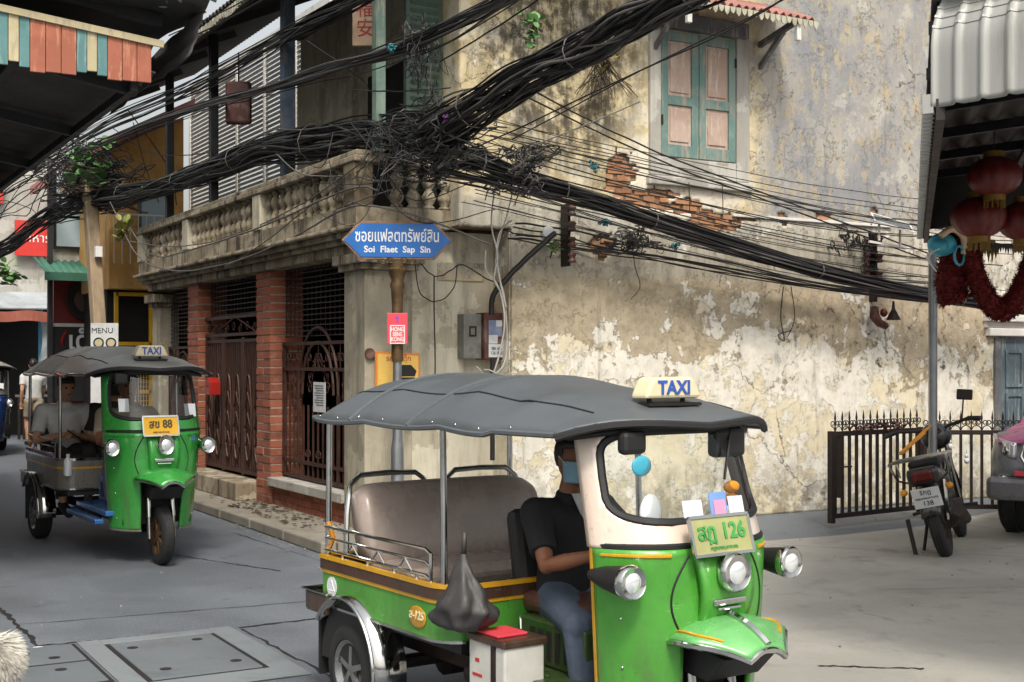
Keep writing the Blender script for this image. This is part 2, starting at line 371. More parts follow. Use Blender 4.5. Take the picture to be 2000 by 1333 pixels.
# vehicles
def paint(name, h, h2=None, flake=.15, rough=.22):
    t = NT(name); v = t.pos(True); n = t.noise(v, 3, 6, .6); n2 = t.noise(v, 30, 5, .6, 0, 3.)
    c = hexc(h); d = hexc(h2) if h2 else tuple(x*.75 for x in c[:3])+(1,)
    col = t.mix(t.step(n, .35, .65), c, d); col = t.mix(t.math('MULTIPLY', t.step(n2, .62, .75), .35), col, hexc('4c4a44'))
    oz = t.sep(v)[2]; n3 = t.noise(t.scale(v, (1.5, 1.5, .5)), 5, 10, .75, 0, 6.); col = t.mix(t.math('MULTIPLY', t.math('MULTIPLY', t.step(oz, .85, .3), t.step(n3, .42, .62)), .6), col, hexc('57503f')); col = t.mix(t.math('MULTIPLY', t.step(t.noise(t.scale(v, (1, 1, 9)), 7, 8, .7, 0, 11.), .64, .69), .4), col, hexc('c9cbb8'))
    t.out(col, t.step(n3, .35, .65, rough, rough+.28)); t.b.inputs['Coat Weight'].default_value = .5; t.b.inputs['Coat Roughness'].default_value = .15; t.b.inputs['Metallic'].default_value = .15
    t.bump(t.math('ADD', n, t.math('MULTIPLY', t.noise(v, 9, 4, .5, 0, 2.), .35)), .3, .02)
paint('tuk_green', '4f9c38', '428a2c'); paint('tuk_green2', '38983f', '2f8836'); paint('tuk_fender', '6aae66', '5a9e58'); paint('tuk_dkgreen', '2d4a20'); paint('tuk_blue', '1f6ab0', '1a5a9a'); paint('tuk_navy', '1f3f78'); paint('tuk_white', 'cfc6ba', 'd9c3b2'); paint('tuk_brown', '4b3226', '3e2a20'); paint('tuk_yellow', 'd8a01a'); paint('tuk_steel', '77736c')
paint('suv_pink', 'b6578c', 'a84e80'); paint('suv_grey', '77777a', '6c6c70'); simple('suv_trim', '232325', .4, 0, .2, 5); paint('moto_black', '19191b')
simple('chrome', 'c9c9c6', .14, 1., .12, 5, '6a655c', .35, obj=True, bump=.05); simple('tyre', '1d1d1e', .85, 0, .25, 8, obj=True); simple('alloy', 'a6a6a4', .3, .9, .15, 6, '4b4845', .5, obj=True)
simple('vinyl_grey', '505558', .42, 0, .12, 2.5, '53565a', .5, obj=True, bump=.3); simple('vinyl_grey2', '8a8984', .4, 0, .15, 3, '4b4a48', .5, obj=True); simple('vinyl_dark', '1e1d1d', .6, 0, .2, 4, obj=True); simple('seat_vinyl', '978980', .27, 0, .18, 3, '6b5d56', .6, obj=True, bump=.15); simple('seat_brown', '54382f', .4, 0, .2, 5, obj=True)
simple('rubber', '161617', .6, 0, .2, 8, obj=True); simple('sign_cream', 'd9cda8', .5, 0, .06, 4, obj=True); simple('plate_yellow', 'e0ab14', .45, 0, .06, 5, obj=True); simple('plate_faded', '9a9a68', .45, 0, .15, 6, obj=True); simple('plate_white', 'c4c6c4', .5, 0, .08, 6, obj=True); simple('green_print', '3f8f45', .5, 0, .1, 5, obj=True); simple('blue_print', '2f54a8', .5, 0, .1, 5, obj=True); simple('brown_print', '4c3a1c', .5, 0, .1, 5, obj=True)
simple('orange_bit', 'd18a20', .4, 0, .15, 6, obj=True); simple('tail_red', '5a1512', .25, 0, .2, 8, obj=True); simple('bag_plastic', '383635', .55, 0, .2, 6, obj=True, bump=.4); simple('battery_white', 'bcbab2', .5, 0, .1, 7, '7d7a72', .5, obj=True)
simple('sticker_white', 'd0d2d4', .5, 0, .05, 4, obj=True); simple('sticker_blue', '6f92c8', .5, 0, .1, 8, obj=True); simple('sticker_pink', 'd58fae', .5, 0, .1, 8, obj=True); simple('purple', '7d4a80', .5, 0, .15, 5, obj=True)
t = NT('lamp_glass'); t.out((.85, .87, .88, 1), .08); t.b.inputs['Metallic'].default_value = .55
t = NT('glass'); gl = t.n('ShaderNodeBsdfGlass'); gl.inputs['Roughness'].default_value = .0; gl.inputs['IOR'].default_value = 1.02
gs = t.n('ShaderNodeBsdfGlossy'); gs.inputs['Roughness'].default_value = .03; tr = t.n('ShaderNodeBsdfTransparent'); tr.inputs[0].default_value = (.9, .93, .92, 1)
fr = t.n('ShaderNodeFresnel'); fr.inputs[0].default_value = 1.45; mx = t.n('ShaderNodeMixShader'); t.l(fr.outputs[0], mx.inputs[0]); t.l(tr.outputs[0], mx.inputs[1]); t.l(gs.outputs[0], mx.inputs[2]); t.l(mx.outputs[0], t.t.nodes['Material Output'].inputs[0])
# people
def skinm(name, h):
    t = NT(name); v = t.pos(True); n = t.noise(v, 20, 5); c = hexc(h); t.out(t.mix(n, c, tuple(x*.8 for x in c[:3])+(1,)), .5); t.b.inputs['Subsurface Weight'].default_value = .08; t.b.inputs['Subsurface Radius'].default_value = (.01, .004, .002)
skinm('skin_tan', '8a5c42'); skinm('skin_light', 'b98a6c')
def cloth(name, h, wr=.35):
    t = NT(name); v = t.pos(True); n = t.noise(v, 7, 6, .6, .8); n2 = t.noise(v, 120, 2, .5); c = hexc(h); t.out(t.mix(t.step(n, .3, .7), tuple(x*.8 for x in c[:3])+(1,), c), .85); t.bump(t.math('ADD', n, t.math('MULTIPLY', n2, .1)), wr, .03)
cloth('cloth_black', '1b1b1e'); cloth('cloth_white', 'c9c9c6'); cloth('cloth_jeans', '4a5464'); cloth('cloth_dark', '2a2826'); cloth('cloth_beige', 'a89a84'); cloth('mask_blue', '8fb4c8', .2); cloth('cap_blue', '8cc0d8')
simple('hair', '120f0e', .45, 0, .3, 30, obj=True); simple('eye', '0c0a0a', .15, 0, 0, 5, obj=True)
simple('shoe', '1c1a1a', .6, 0, .2, 6, obj=True)
def leafm(name, a, b):
    t = NT(name); oi = t.n('ShaderNodeObjectInfo'); v = t.pos(); n = t.noise(v, 25, 4); c = t.mix(oi.outputs['Random'], hexc(a), hexc(b)); t.out(t.mix(t.math('MULTIPLY', n, .4), c, hexc('2c3a1c')), .5); t.b.inputs['Transmission Weight'].default_value = 0.; t.b.inputs['Subsurface Weight'].default_value = .1
leafm('leaf_green', '6f9a5c', '4d7a3e'); leafm('leaf_olive', '7d8a3c', '9a7a34'); simple('twig', '4a3d30', .9, 0, .3, 10)
simple('lantern_red', '5e1510', .5, 0, .2, 6, obj=True); simple('lantern_gold', '7d5f22', .4, .3, .2, 10, obj=True); simple('garland_red', '66110d', .8, 0, .3, 20, obj=True); simple('turquoise', '3fa0b8', .5, 0, .15, 8, obj=True); simple('dragon_cream', 'd0b090', .5, 0, .15, 8, obj=True)
simple('solar_panel', '5f666c', .25, .2, .1, 6); simple('fur', 'dcd8ce', .9, 0, .25, 8, 'b0906a', .6, obj=True)
# ------------------------------------------------ ground
struct(MB().box(-150, 150, -60, 240, -.3, 0).build('road', 'asphalt'))
yard = MB(); yp = [tuple(gnd(1230, 1420)[:2]), tuple(gnd(1290, 1075)[:2]), tuple(gnd(1640, 1048)[:2]), tuple(gnd(1800, 1030)[:2]), (7.2, -1.4), (14, -1.4), (14, -14), (0.2, -14)]
yard.prism(yp, lambda a, b, d: (a, b, d), .001, .012); struct(yard.build('yard_pavement', 'yard_concrete', bevel=.004))
# pavement with kerbstones under the street facade
pv = struct(MB().box(-.52, .35, -.62, 8.9, 0, .09).build('pavement', 'kerb_concrete'))
me = MB().box(-.075, .075, -.49, .49, 0, .105).mesh('kerbstone'); me.materials.append(M_['kerb_concrete'])
for i in range(10):
    o = piece('kerbstone', me, None, pv, (-.6+random.uniform(-.006, .006), -.12+i*.995, 0), (0, 0, random.uniform(-.006, .006)))
    b_ = o.modifiers.new('b', 'BEVEL'); b_.width = .015; b_.segments = 2
# cracks and seams in the road: thin jagged dark fillets
def seam(a, b, wd, n=26, jag=.012, z=.004):
    a = Vector(a); b = Vector(b); d = (b-a); nn = Vector((-d.y, d.x)).normalized(); vs = []
    for i in range(n+1):
        p = a+d*(i/n)+nn*random.uniform(-jag, jag); h = wd*random.uniform(.25, 1.)
        vs += [(p.x+nn.x*h, p.y+nn.y*h, z), (p.x-nn.x*h, p.y-nn.y*h, z)]
    m = MB(); m.add(vs, [(2*i, 2*i+1, 2*i+3, 2*i+2) for i in range(n)]); return m
for a, b, wd in [((-3.5, -2.5), (-1.3, -2.7), .008), ((-3.52, -1.6), (-3.5, -3.22), .022), ((-3.52, 6), (-3.52, -1.6), .014), ((-3.5, -3.22), (-2.75, -3.26), .014), ((-2.3, -3.3), (-1.3, -3.25), .02), ((-1.9, .2), (-1.3, -1.3), .012), ((-.9, 1.2), (-.78, -2.2), .006), ((.15, -5.95), (.6, -6.3), .016), ((2.2, -4.4), (3.6, -5.0), .004), ((-2.3, -3.35), (-2.25, -5.6), .012), ((3.1, -2.2), (4.6, -4.0), .005)]:
    struct(seam(a, b, wd, z=.004 if a[0] < 0 else .016).build('road_seam', 'interior_dark'))
for i in range(0):
    a = gnd(1870+i*28, 1240+i*8); st_ = MB(); st_.lathe([(0, .0158), (.05+.02*i, .016), (.045+.02*i, .017), (0, .0172)], 12, (a.x, a.y, 0))
    struct(st_.build('oil_stain', 'asphalt'))
def cover(x0, x1, y0, y1, label, holes):
    t = thing('utility_cover', label, 'manhole cover', ((x0+x1)/2, (y0+y1)/2, 0), group='covers let into the road')
    fr = MB().box(x0-.025, x1+.025, y0-.025, y1+.025, .001, .005); fr.build('joint', 'interior_dark', t)
    MB().box(x0, x1, y0, y1, .002, .013).build('slab', 'slab_concrete', t, bevel=.006)
    for hx, hy in holes:
        MB().lathe([(0, .0132), (.033, .0135), (.033, .015), (0, .0152)], 12, (x0+(x1-x0)*hx, y0+(y1-y0)*hy, 0)).build('lifting_hole', 'interior_dark', t)
cover(-3.13, -2.52, -4.42, -3.42, 'concrete utility cover with four lifting holes inside a pale concrete frame', ((.15, .82), (.8, .86), (.2, .2), (.85, .2)))
cover(-3.78, -3.33, -3.75, -3.3, 'small dark drain slab with two slots beside the joint line', ((.35, .65), (.65, .25)))
cover(-3.78, -3.33, -4.3, -3.8, 'lower drain slab with one slot below the two-slotted one', ((.6, .7),))
fr = MB()
for x0, x1, y0, y1 in ((-3.29, -3.16, -4.7, -3.25), (-2.49, -2.34, -4.7, -3.25), (-3.16, -2.49, -3.39, -3.26), (-3.16, -2.49, -4.7, -4.45)): fr.box(x0, x1, y0, y1, .001, .009)
struct(fr.build('cover_surround', 'frame_concrete', bevel=.004))
tag(MB().lathe([(0, .004), (.035, .004), (.033, .009), (0, .011)], 14, tuple(gnd(75, 1268))).build('bottle_cap', 'sign_white'), 'flat white disc lying at the end of the road joint', 'cap')

# ------------------------------------------------ corner shophouse (street facade)
B = thing('corner_shophouse', 'old two storey shophouse with brick piers, iron gates and balustraded balcony', 'building', (.5, 4, 0))
pp = MB().box(0, .5, 0, .51, 0, 2.58).build('pillar', 'pillar_plaster', B, bevel=.012)
m = MB(); m.box(-.09, .6, -.09, .6, 2.64, 2.735); m.box(-.05, .55, -.05, .55, 2.58, 2.64); m.build('capital', 'old_concrete', pp, bevel=.01)
MB().box(.5, 1.42, .02, .3, 0, 2.98).build('side_wall', 'corner_plaster', B)
MB().box(.78, 1.30, .008, .06, 2.50, 2.68).build('wall_patch', 'side_wall', B, bevel=.005)
# small column with capital at the far end
c_ = MB().box(0, .3, 7.5, 7.85, 0, 2.5).build('pillar', 'pillar_plaster', B, bevel=.012)
m = MB(); m.box(-.04, .34, 7.46, 7.89, 2.5, 2.56); m.box(-.1, .4, 7.4, 7.95, 2.56, 2.68); m.build('capital', 'old_concrete', c_, bevel=.012)
# brick piers
PITCH = .0915
eA = MB().box(-.195, .195, -.114, .114, 0, .074).mesh('brick'); eB = MB().box(-.093, .093, -.236, .236, 0, .074).mesh('brick'); eC = MB().box(-.093, .093, -.114, .114, 0, .074).mesh('brick')
for q in (eA, eB, eC): q.materials.append(M_['red_brick'])
for y0, y1 in ((2.68, 3.16), (5.52, 6.0)):
    yc = (y0+y1)/2
    p = MB().box(.012, .39, y0+.012, y1-.012, .05, 2.735).build('brick_pier', 'mortar', B)
    for k in range(29):
        z = .09+k*PITCH
        js = lambda: random.uniform(-.005, .005)
        if k % 2:
            for x in (.098, .302): 
                o = piece('brick', eB, None, p, (x+js(), yc+js(), z))
        else:
            for y in (yc-.121, yc+.121): piece('brick', eA, None, p, (.2+js(), y+js(), z))
# bays
def grid_grille(y0, y1, z0, z1, nh, nv, name='grille'):
    m = MB()
    for i in range(nh+1): m.box(.17, .182, y0, y1, z0+(z1-z0)*i/nh-.006, z0+(z1-z0)*i/nh+.006)
    for i in range(nv+1): m.box(.184, .192, y0+(y1-y0)*i/nv-.004, y0+(y1-y0)*i/nv+.004, z0, z1)
    return m.build(name, 'grille', B)
def scroll(m, c, r, turns=1.25, s=1, a0=0, X=.16, rad=.007):
    pts = []
    for i in range(15):
        t_ = i/14; a = a0+s*t_*turns*2*math.pi; q = r*(1-.75*t_); pts.append((X, c[0]+q*math.cos(a), c[1]+q*math.sin(a)))
    m.tube(pts, rad, 4)
def ornate(y0, y1, z0, z1):
    """wrought iron window guard: frame, uprights, round arch, scrolls"""
    g = MB()
    for z in (z0, z0+.16, z1-.28, z1): g.box(.14, .18, y0, y1, z-.018, z+.018)
    for y in (y0+.02, y1-.02): g.box(.14, .18, y-.02, y+.02, z0, z1)
    g = g.build('guard_frame', 'iron_brown', B)
    yc = (y0+y1)/2; a = (y1-y0)*.27; zc = z1-.55
    ar = MB()
    for rr in (a, a*.78):
        ar.tube([(.15, yc+rr*math.cos(t_*math.pi/14), zc+rr*1.25*math.sin(t_*math.pi/14)) for t_ in range(15)], .016, 5)
    for s in (-1, 1): ar.box(.135, .165, yc+s*a-.016, yc+s*a+.016, z0, zc)
    ar.build('arch', 'iron_brown', g)
    ba = MB(); n = 15
    for i in range(n):
        y = y0+(y1-y0)*(i+.5)/n
        top = z1-.28
        if abs(y-yc) < a*.76: top = zc-.12
        ba.box(.145, .163, y-.008, y+.008, z0, top)
    ba.build('bars', 'iron_brown', g)
    sc = MB()
    for i in range(7):
        y = y0+(y1-y0)*(i+.5)/7
        scroll(sc, (y-.05, z1-.16), .055, s=1); scroll(sc, (y+.06, z1-.16), .055, s=-1, a0=math.pi); sc.tube([(.16, y, z1-.26), (.16, y, z1-.02)], .008, 4)
        if abs(y-yc) < a: scroll(sc, (y-.03, z0+.26), .05, s=1); scroll(sc, (y+.04, z0+.26), .05, s=-1, a0=math.pi)
    for q in range(8):
        an = math.pi*(q+.5)/8; scroll(sc, (yc+a*.45*math.cos(an), zc+a*.6*math.sin(an)), .075, s=(-1)**q, a0=an)
    for s in (-1, 1):
        for q in range(4): scroll(sc, (yc+s*(a+.14), z1-.42-q*.13), .06, s=s, a0=q)
    sc.build('scrollwork', 'iron_brown', g, kind='stuff')
for y0, y1 in ((.51, 2.68), (6.0, 7.5)):
    ornate(y0+.02, y1-.02, .44, 1.90)
    grid_grille(y0+.03, y1-.03, 1.98, 2.73, 13, int((y1-y0)/.13))
    MB().box(-.03, .3, y0-.0, y1, .3, .4).build('sill', 'pale_plaster', B, bevel=.01)
    pl_ = MB().box(.05, .3, y0+.002, y1-.002, .05, .3).build('plinth', 'dark_mortar', B)
    mb = MB().box(-.005, .01, -.11, .11, 0, .066).mesh('brick'); mb.materials.append(M_['red_brick'])
    for r_ in range(3):
        for k in range(int((y1-y0)/.235)): piece('brick', mb, None, pl_, (.045, y0+.13+k*.235+(.06 if r_ % 2 else 0), .085+r_*.073))
# gate bay
MB().box(-.24, .3, 3.17, 5.51, .088, .3).build('doorstep', 'old_concrete', B, bevel=.015)
for i in range(3):
    y0 = 3.18+i*.78; y1 = y0+.765
    lf = MB()
    for y in (y0+.02, y1-.02): lf.box(.1, .14, y-.02, y+.02, .32, 2.0)
    for z in (.36, 1.96): lf.box(.1, .14, y0+.04, y1-.04, z-.02, z+.02)
    lf = lf.build('gate_leaf', 'iron_brown', B)
    pn = MB(); pn.box(.128, .134, y0+.04, y1-.04, .38, 1.94); pn.build('sheet', 'iron_dark', lf)
    bb = MB()
    for k in range(8): y = y0+.07+k*(y1-y0-.14)/7; bb.box(.104, .122, y-.009, y+.009, .38, 1.94)
    bb.build('bars', 'iron_brown', lf)
    ov = MB()
    for yc in (y0+.21, y1-.21):
        pts = [(.095, yc+.12*math.cos(a), 1.0+(.55 if math.sin(a) > 0 else .5)*math.sin(a)) for a in [k*math.pi/14 for k in range(28)]]
        ov.tube(pts, .012, 5, closed=True)
        for zz in (.75, 1.0, 1.25): ov.tube([(.092, yc-.11, zz-.1), (.092, yc, zz+.08), (.092, yc+.11, zz-.1)], .009, 4)
    ov.build('ovals', 'iron_brown', lf)
m = MB(); m.box(.1, .15, 3.17, 5.51, 2.02, 2.06); m.box(.1, .15, 3.17, 5.51, 2.24, 2.28)
for k in range(9): scroll(m, (3.32+k*.26, 2.13), .07, s=(-1)**k, X=.12)
m.tube([(.12, 3.5, 2.06), (.12, 4.3, 2.26), (.12, 5.2, 2.06)], .012, 5); m.build('gate_header', 'iron_brown', B)
grid_grille(3.2, 5.5, 2.3, 2.73, 7, 17)
# dark room behind
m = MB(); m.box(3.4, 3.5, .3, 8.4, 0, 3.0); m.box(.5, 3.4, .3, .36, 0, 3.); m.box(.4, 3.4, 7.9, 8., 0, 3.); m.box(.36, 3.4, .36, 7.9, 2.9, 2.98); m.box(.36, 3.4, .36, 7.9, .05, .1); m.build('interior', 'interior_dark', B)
# beam, cornice, balcony
MB().box(-.04, .4, -.04, 7.95, 2.738, 2.835).build('beam', 'old_concrete', B, bevel=.01)
m = MB(); m.box(-.1, .42, -.1, 8.05, 2.838, 2.885); m.box(-.16, .42, -.16, 8.1, 2.888, 2.94); m.box(-.22, .42, -.22, 8.15, 2.943, 2.985); m.build('cornice', 'old_concrete', B, bevel=.012)
BAL = MB().box(-.15, .05, -.15, 8.05, 2.988, 3.17).build('balcony', 'old_concrete', B, bevel=.008)
MB().box(.05, .86, -.14, .02, 2.988, 3.17).build('balcony_return', 'old_concrete', BAL)
MB().box(.06, 3.4, .1, 8.0, 2.99, 3.08).build('balcony_floor', 'dark_plaster', BAL)
m = MB(); m.box(-.18, .04, -.18, 8.07, 3.575, 3.635); m.box(-.15, .02, -.15, 8.05, 3.637, 3.69); m.box(.042, .85, -.16, -.0, 3.575, 3.67); m.build('handrail', 'old_concrete', BAL, bevel=.012)
for y in (0.0, 2.68, 5.55, 7.95): MB().box(-.165, .03, y-.13, y+.13, 3.172, 3.573).build('pier', 'corner_plaster' if y else 'dark_plaster', BAL, bevel=.008)
prof = [(.055, 0), (.055, .03), (.035, .05), (.06, .1), (.068, .14), (.045, .2), (.03, .235), (.045, .26), (.064, .32), (.058, .37), (.034, .42), (.034, .445), (.055, .46), (.055, .495)]
bm_ = MB().lathe(prof, 10).mesh('baluster'); bm_.materials.append(M_['old_concrete'])
for p in bm_.polygons: p.use_smooth = True
for y0, y1, n in ((.13, 2.55, 12), (2.81, 5.42, 13), (5.68, 7.82, 11)):
    for k in range(n): piece('baluster', bm_, None, BAL, (-.07+random.uniform(-.006, .006), y0+(y1-y0)*(k+.5)/n, 3.172), (random.uniform(-.03, .03), 0, k), (.95, .95, .808))
for k in range(4): piece('baluster', bm_, None, BAL, (.3+.17*k, -.07, 3.172), None, (1.1, 1.1, .808))
# upper storey
m = MB(); m.box(1.2, 1.35, .06, 4.9, 3.1, 6.2); m.build('upper_wall', 'corner_plaster', B)
MB().box(1.14, 1.2, 3.0, 4.86, 3.1, 5.4).build('upper_panel', 'corner_plaster', B)
MB().box(1.12, 1.2, 1.5, 2.5, 3.1, 5.0).build('upper_doorway', 'interior_dark', B)
MB().box(1.15, 1.2, .5, 1.35, 3.6, 5.0).build('upper_window', 'interior_dark', B)
d_ = MB().box(.45, .84, .03, .09, 3.3, 5.5).build('louvre_door', 'green_paint', B)
m = MB()
for k in range(26): m.obox((.645, .025, 3.4+k*.078), (.3, .012, .05), Matrix.Rotation(R(30), 3, 'X'))
m.build('louvres', 'green_paint', d_)
for (x, y, mt, wd, zt) in ((-.08, 6.6, 'black_post', .1, 5.7), (-.08, 4.55, 'black_post', .1, 5.8), (-.02, 2.05, 'blue_post', .13, 6.0), (.12, -.06, 'teal_post', .1, 6.4)):
    MB().box(x-wd/2, x+wd/2, y-wd/2, y+wd/2, 3.692, zt).build('post', mt, B, bevel=.006)
m = MB(); m.box(.86, 1.2, .03, .12, 3.1, 6.3); m.build('upper_return', 'dark_plaster', B)
# roof
def corr(m, P, U, V, nu, nv, amp, per):
    """corrugated sheet: P corner, U along the waves' repeat, V down the slope"""
    P, U, V = Vector(P), Vector(U), Vector(V); N = U.cross(V).normalized(); L = U.length
    m.grid(lambda a, b: tuple(P+U*a+V*b+N*(amp*math.sin(2*math.pi*a*L/per))), nu, nv)
m = MB(); corr(m, (-.45, -1.3, 5.72), (0, 6.3, 0), (3.2, 0, 1.5), 290, 2, .02, .13); corr(m, (-.45, 5.0, 5.72), (0, 5.0, 0), (1.7, 0, .8), 230, 2, .02, .13); m.build('roof', 'roof_grey', B, smooth=2, solid=.008)
m = MB(); m.box(.9, 3, -1.2, 4.9, 5.95, 6.0)
for k in range(9): m.bar((-.4, -1.+k*1.3, 5.69), (2.6 if k < 5 else .5, -1.+k*1.3, 7.05 if k < 5 else 6.1), .06, .1)
m.box(-.42, -.36, -1.25, 9.95, 5.6, 5.72); m.build('roof_frame', 'under_dark', B)
fm = MB().box(-.015, .015, -.33, .33, -.1, .1).mesh('fascia_board'); fm.materials.append(M_['grey_board'])
for k in range(8): piece('fascia_board', fm, None, B, (-.47, 5.3+k*.675, 5.62+random.uniform(-.01, .01)), (random.uniform(-.02, .02), R(-6), 0))
m = MB()
for k in range(60):
    y = 1.+k*.09; h = .06+.1*abs(nz(y, 0, 0, 1.3)); m.obox((-.46, y, 5.66-h/2), (.012, .07, h), Matrix.Rotation(random.uniform(-.3, .3), 3, 'X'))
m.build('eave_fringe', 'fascia_dirty', B)

# ------------------------------------------------ plaster building (side wall)
W = thing('plaster_building', 'tall peeling plaster building with shuttered window and patches of bare brick', 'building', (5, 0, 0))
WY = -.30
def fbm(x, z, s): return nz(x, 0, z, s)+.5*nz(x, 3.1, z, s*2.1)+.3*nz(x, 7.7, z, s*4.7)
ELL = [(2.72, 3.62, .2, .3), (3.05, 3.42, .45, .12), (3.45, 3.34, .35, .1), (3.95, 3.2, .42, .13), (4.3, 3.28, .3, .05), (4.95, 3.3, .07, .08), (2.5, 2.86, .18, .16), (5.55, 3.36, .14, .05), (9.2, 2.9, .15, .07), (9.6, 2.75, .2, .06), (6.35, 3.4, .06, .12)]
def hole(x, z):
    w_ = 0
    for a, b, rx, rz in ELL:
        q = ((x-a)/rx)**2+((z-b)/rz)**2
        w_ = max(w_, math.exp(-q*.7))
    return w_+.34*fbm(x, z*1.9, 2.8)+.16*nz(x, 9, z*1.6, 17) > .56
cs = .03; X0, X1, Z1 = .86, 12.5, 8.0; nu = int((X1-X0)/cs); nv = int(Z1/cs)
def wfn(a, b):
    x = X0+(X1-X0)*a; z = Z1*b; j = .012
    return (x+(nz(x, 1, z, 9)*j if .02 < a < .98 else 0), WY+.012*nz(x, 0, z, .9)+.004*nz(x, 5, z, 4), z+nz(x, 4, z, 9)*j*(b > .01))
def wkeep(a, b):
    x = X0+(X1-X0)*a; z = Z1*b
    if x < 1.42 and z < 3.0: return False
    return not hole(x, z)
MB().grid(wfn, nu, nv, wkeep).build('render_skin', 'side_wall', W, smooth=2, solid=.03)
core = MB(); core.box(1.43, 12.5, -.282, .3, 0, 8); core.box(.87, 1.425, -.282, .3, 3.02, 8); core = core.build('wall_core', 'dark_mortar', W)
MB().box(1.41, 1.428, -.296, .02, 0, 3.0).build('wall_return', 'side_wall', W)
MB().box(.855, .868, -.296, .1, 3.02, 8).build('wall_return', 'side_wall', W)
bb_ = MB().box(-.1, .1, -.02, .012, -.027, .027).mesh('brick'); bb_.materials.append(M_['orange_brick'])
for r_ in range(int(5/.066)):
    z = .9+r_*.066
    for k in range(52):
        x = 1.6+k*.215+(.107 if r_ % 2 else 0)
        if hole(x, z) or (hole(x-.08, z) and hole(x+.08, z)):
            o = piece('brick', bb_, None, core, (x, -.278+random.uniform(-.014, .014), z), (random.uniform(-.06, .06), random.uniform(-.05, .05), random.uniform(-.08, .08)), (random.uniform(.7, 1.05), 1, random.uniform(.75, 1.12)))
# ledge
MB().box(4.2, 6.6, -.345, -.28, 3.285, 3.315).build('ledge', 'white_paint', W, bevel=.004)
# shuttered window
wn = MB(); wn.box(3.08, 3.22, -.36, -.28, 3.66, 5.3); wn.box(4.24, 4.42, -.36, -.28, 3.66, 5.3); wn.box(3.22, 4.24, -.35, -.28, 3.66, 3.86)
wn = wn.build('window', 'pale_plaster', W, bevel=.012)
MB().box(3.16, 4.36, -.42, -.28, 5.22, 5.38).build('lintel', 'grey_board', wn, bevel=.008)
MB().box(3.05, 4.45, -.38, -.28, 3.56, 3.655).build('window_sill', 'pale_plaster', wn, bevel=.012)
for s, x0 in ((0, 3.23), (1, 3.735)):
    x1 = x0+.495
    lf = MB(); lf.box(x0, x0+.09, -.345, -.3, 3.87, 5.2); lf.box(x1-.09, x1, -.345, -.3, 3.87, 5.2)
    for z0, z1 in ((3.87, 4.0), (4.42, 4.52), (5.1, 5.2)): lf.box(x0+.09, x1-.09, -.343, -.3, z0, z1)
    lf = lf.build('shutter', 'shutter_teal', wn, bevel=.004)
    for z0, z1 in ((4.0, 4.42), (4.52, 5.1)):
        p = MB(); p.box(x0+.09, x1-.09, -.322, -.3, z0, z1); p.box(x0+.125, x1-.125, -.334, -.322, z0+.035, z1-.035); p.build('panel', 'shutter_pink', lf, bevel=.004)
m = MB(); m.bar((3.235, -.35, 4.2), (3.235, -.35, 4.3), .02, .02); m.bar((4.225, -.35, 4.9), (4.225, -.35, 5.), .02, .02); m.build('hinge', 'iron_dark', wn)
for x in (3.55, 4.0): MB().tube([(x, -.4, 3.6), (x, -.41, 3.4), (x+.01, -.40, 3.3)], .005, 5).build('hook', 'iron_dark', wn)
# corrugated hood over the window
hd = MB(); corr(hd, (3.02, -.98, 5.36), (1.78, 0, 0), (0, .7, .3), 140, 2, .018, .1); hd = hd.build('window_hood', 'roof_red', W, smooth=2, solid=.008)
m = MB()
for k in range(24):
    x = 3.03+k*.076; h = .07+.02*(k % 2); m.prism([(x, 5.345), (x+.07, 5.345), (x+.06, 5.345-h*.7), (x+.035, 5.345-h), (x+.01, 5.345-h*.7)], lambda a, b, d: (a, d, b), -.975, -.965)
m.build('scalloped_edge', 'fascia_dirty', hd)
for x in (3.14, 4.6):
    br = MB(); br.bar((x, -.3, 5.2), (x, -.92, 5.34), .05, .06); br.bar((x, -.3, 4.95), (x, -.7, 5.27), .04, .05); br.build('bracket', 'grey_board', hd)
    MB().box(x-.03, x+.03, -.95, -.9, 5.12, 5.3).build('drop', 'white_paint', hd, bevel=.008)
# blue-grey door with moulded head
dr = MB(); dr.box(8.4, 8.5, -.35, -.28, 0, 2.0); dr.box(9.55, 9.65, -.35, -.28, 0, 2.0); dr.box(8.5, 9.55, -.35, -.28, 1.995, 2.015); dr = dr.build('door_frame', 'grey_board', W, bevel=.006)
m = MB(); m.box(8.25, 9.8, -.4, -.28, 2.02, 2.12); m.box(8.22, 9.83, -.36, -.28, 2.122, 2.2); m.box(8.2, 9.85, -.44, -.28, 2.2, 2.28); m.build('door_head', 'white_paint', dr, bevel=.012)
for x0 in (8.51, 9.03):
    d2 = MB().box(x0, x0+.51, -.325, -.29, .02, 1.99).build('door_leaf', 'door_blue', dr, bevel=.005)
    for z0, z1 in ((.15, .7), (.8, 1.3), (1.38, 1.85)):
        p = MB(); p.ring([(x0+.09, z0), (x0+.42, z0), (x0+.42, z1), (x0+.09, z1)], [(x0+.13, z0+.04), (x0+.38, z0+.04), (x0+.38, z1-.04), (x0+.13, z1-.04)], -.345, -.325)
        p.v = [(a, c, b) for a, b, c in p.v]; p.build('moulding', 'door_blue', d2)
# upper storey mass
MB().box(.9, 12.5, .31, 9, 3.12, 8.0).build('upper_mass', 'dark_plaster', W) if False else None

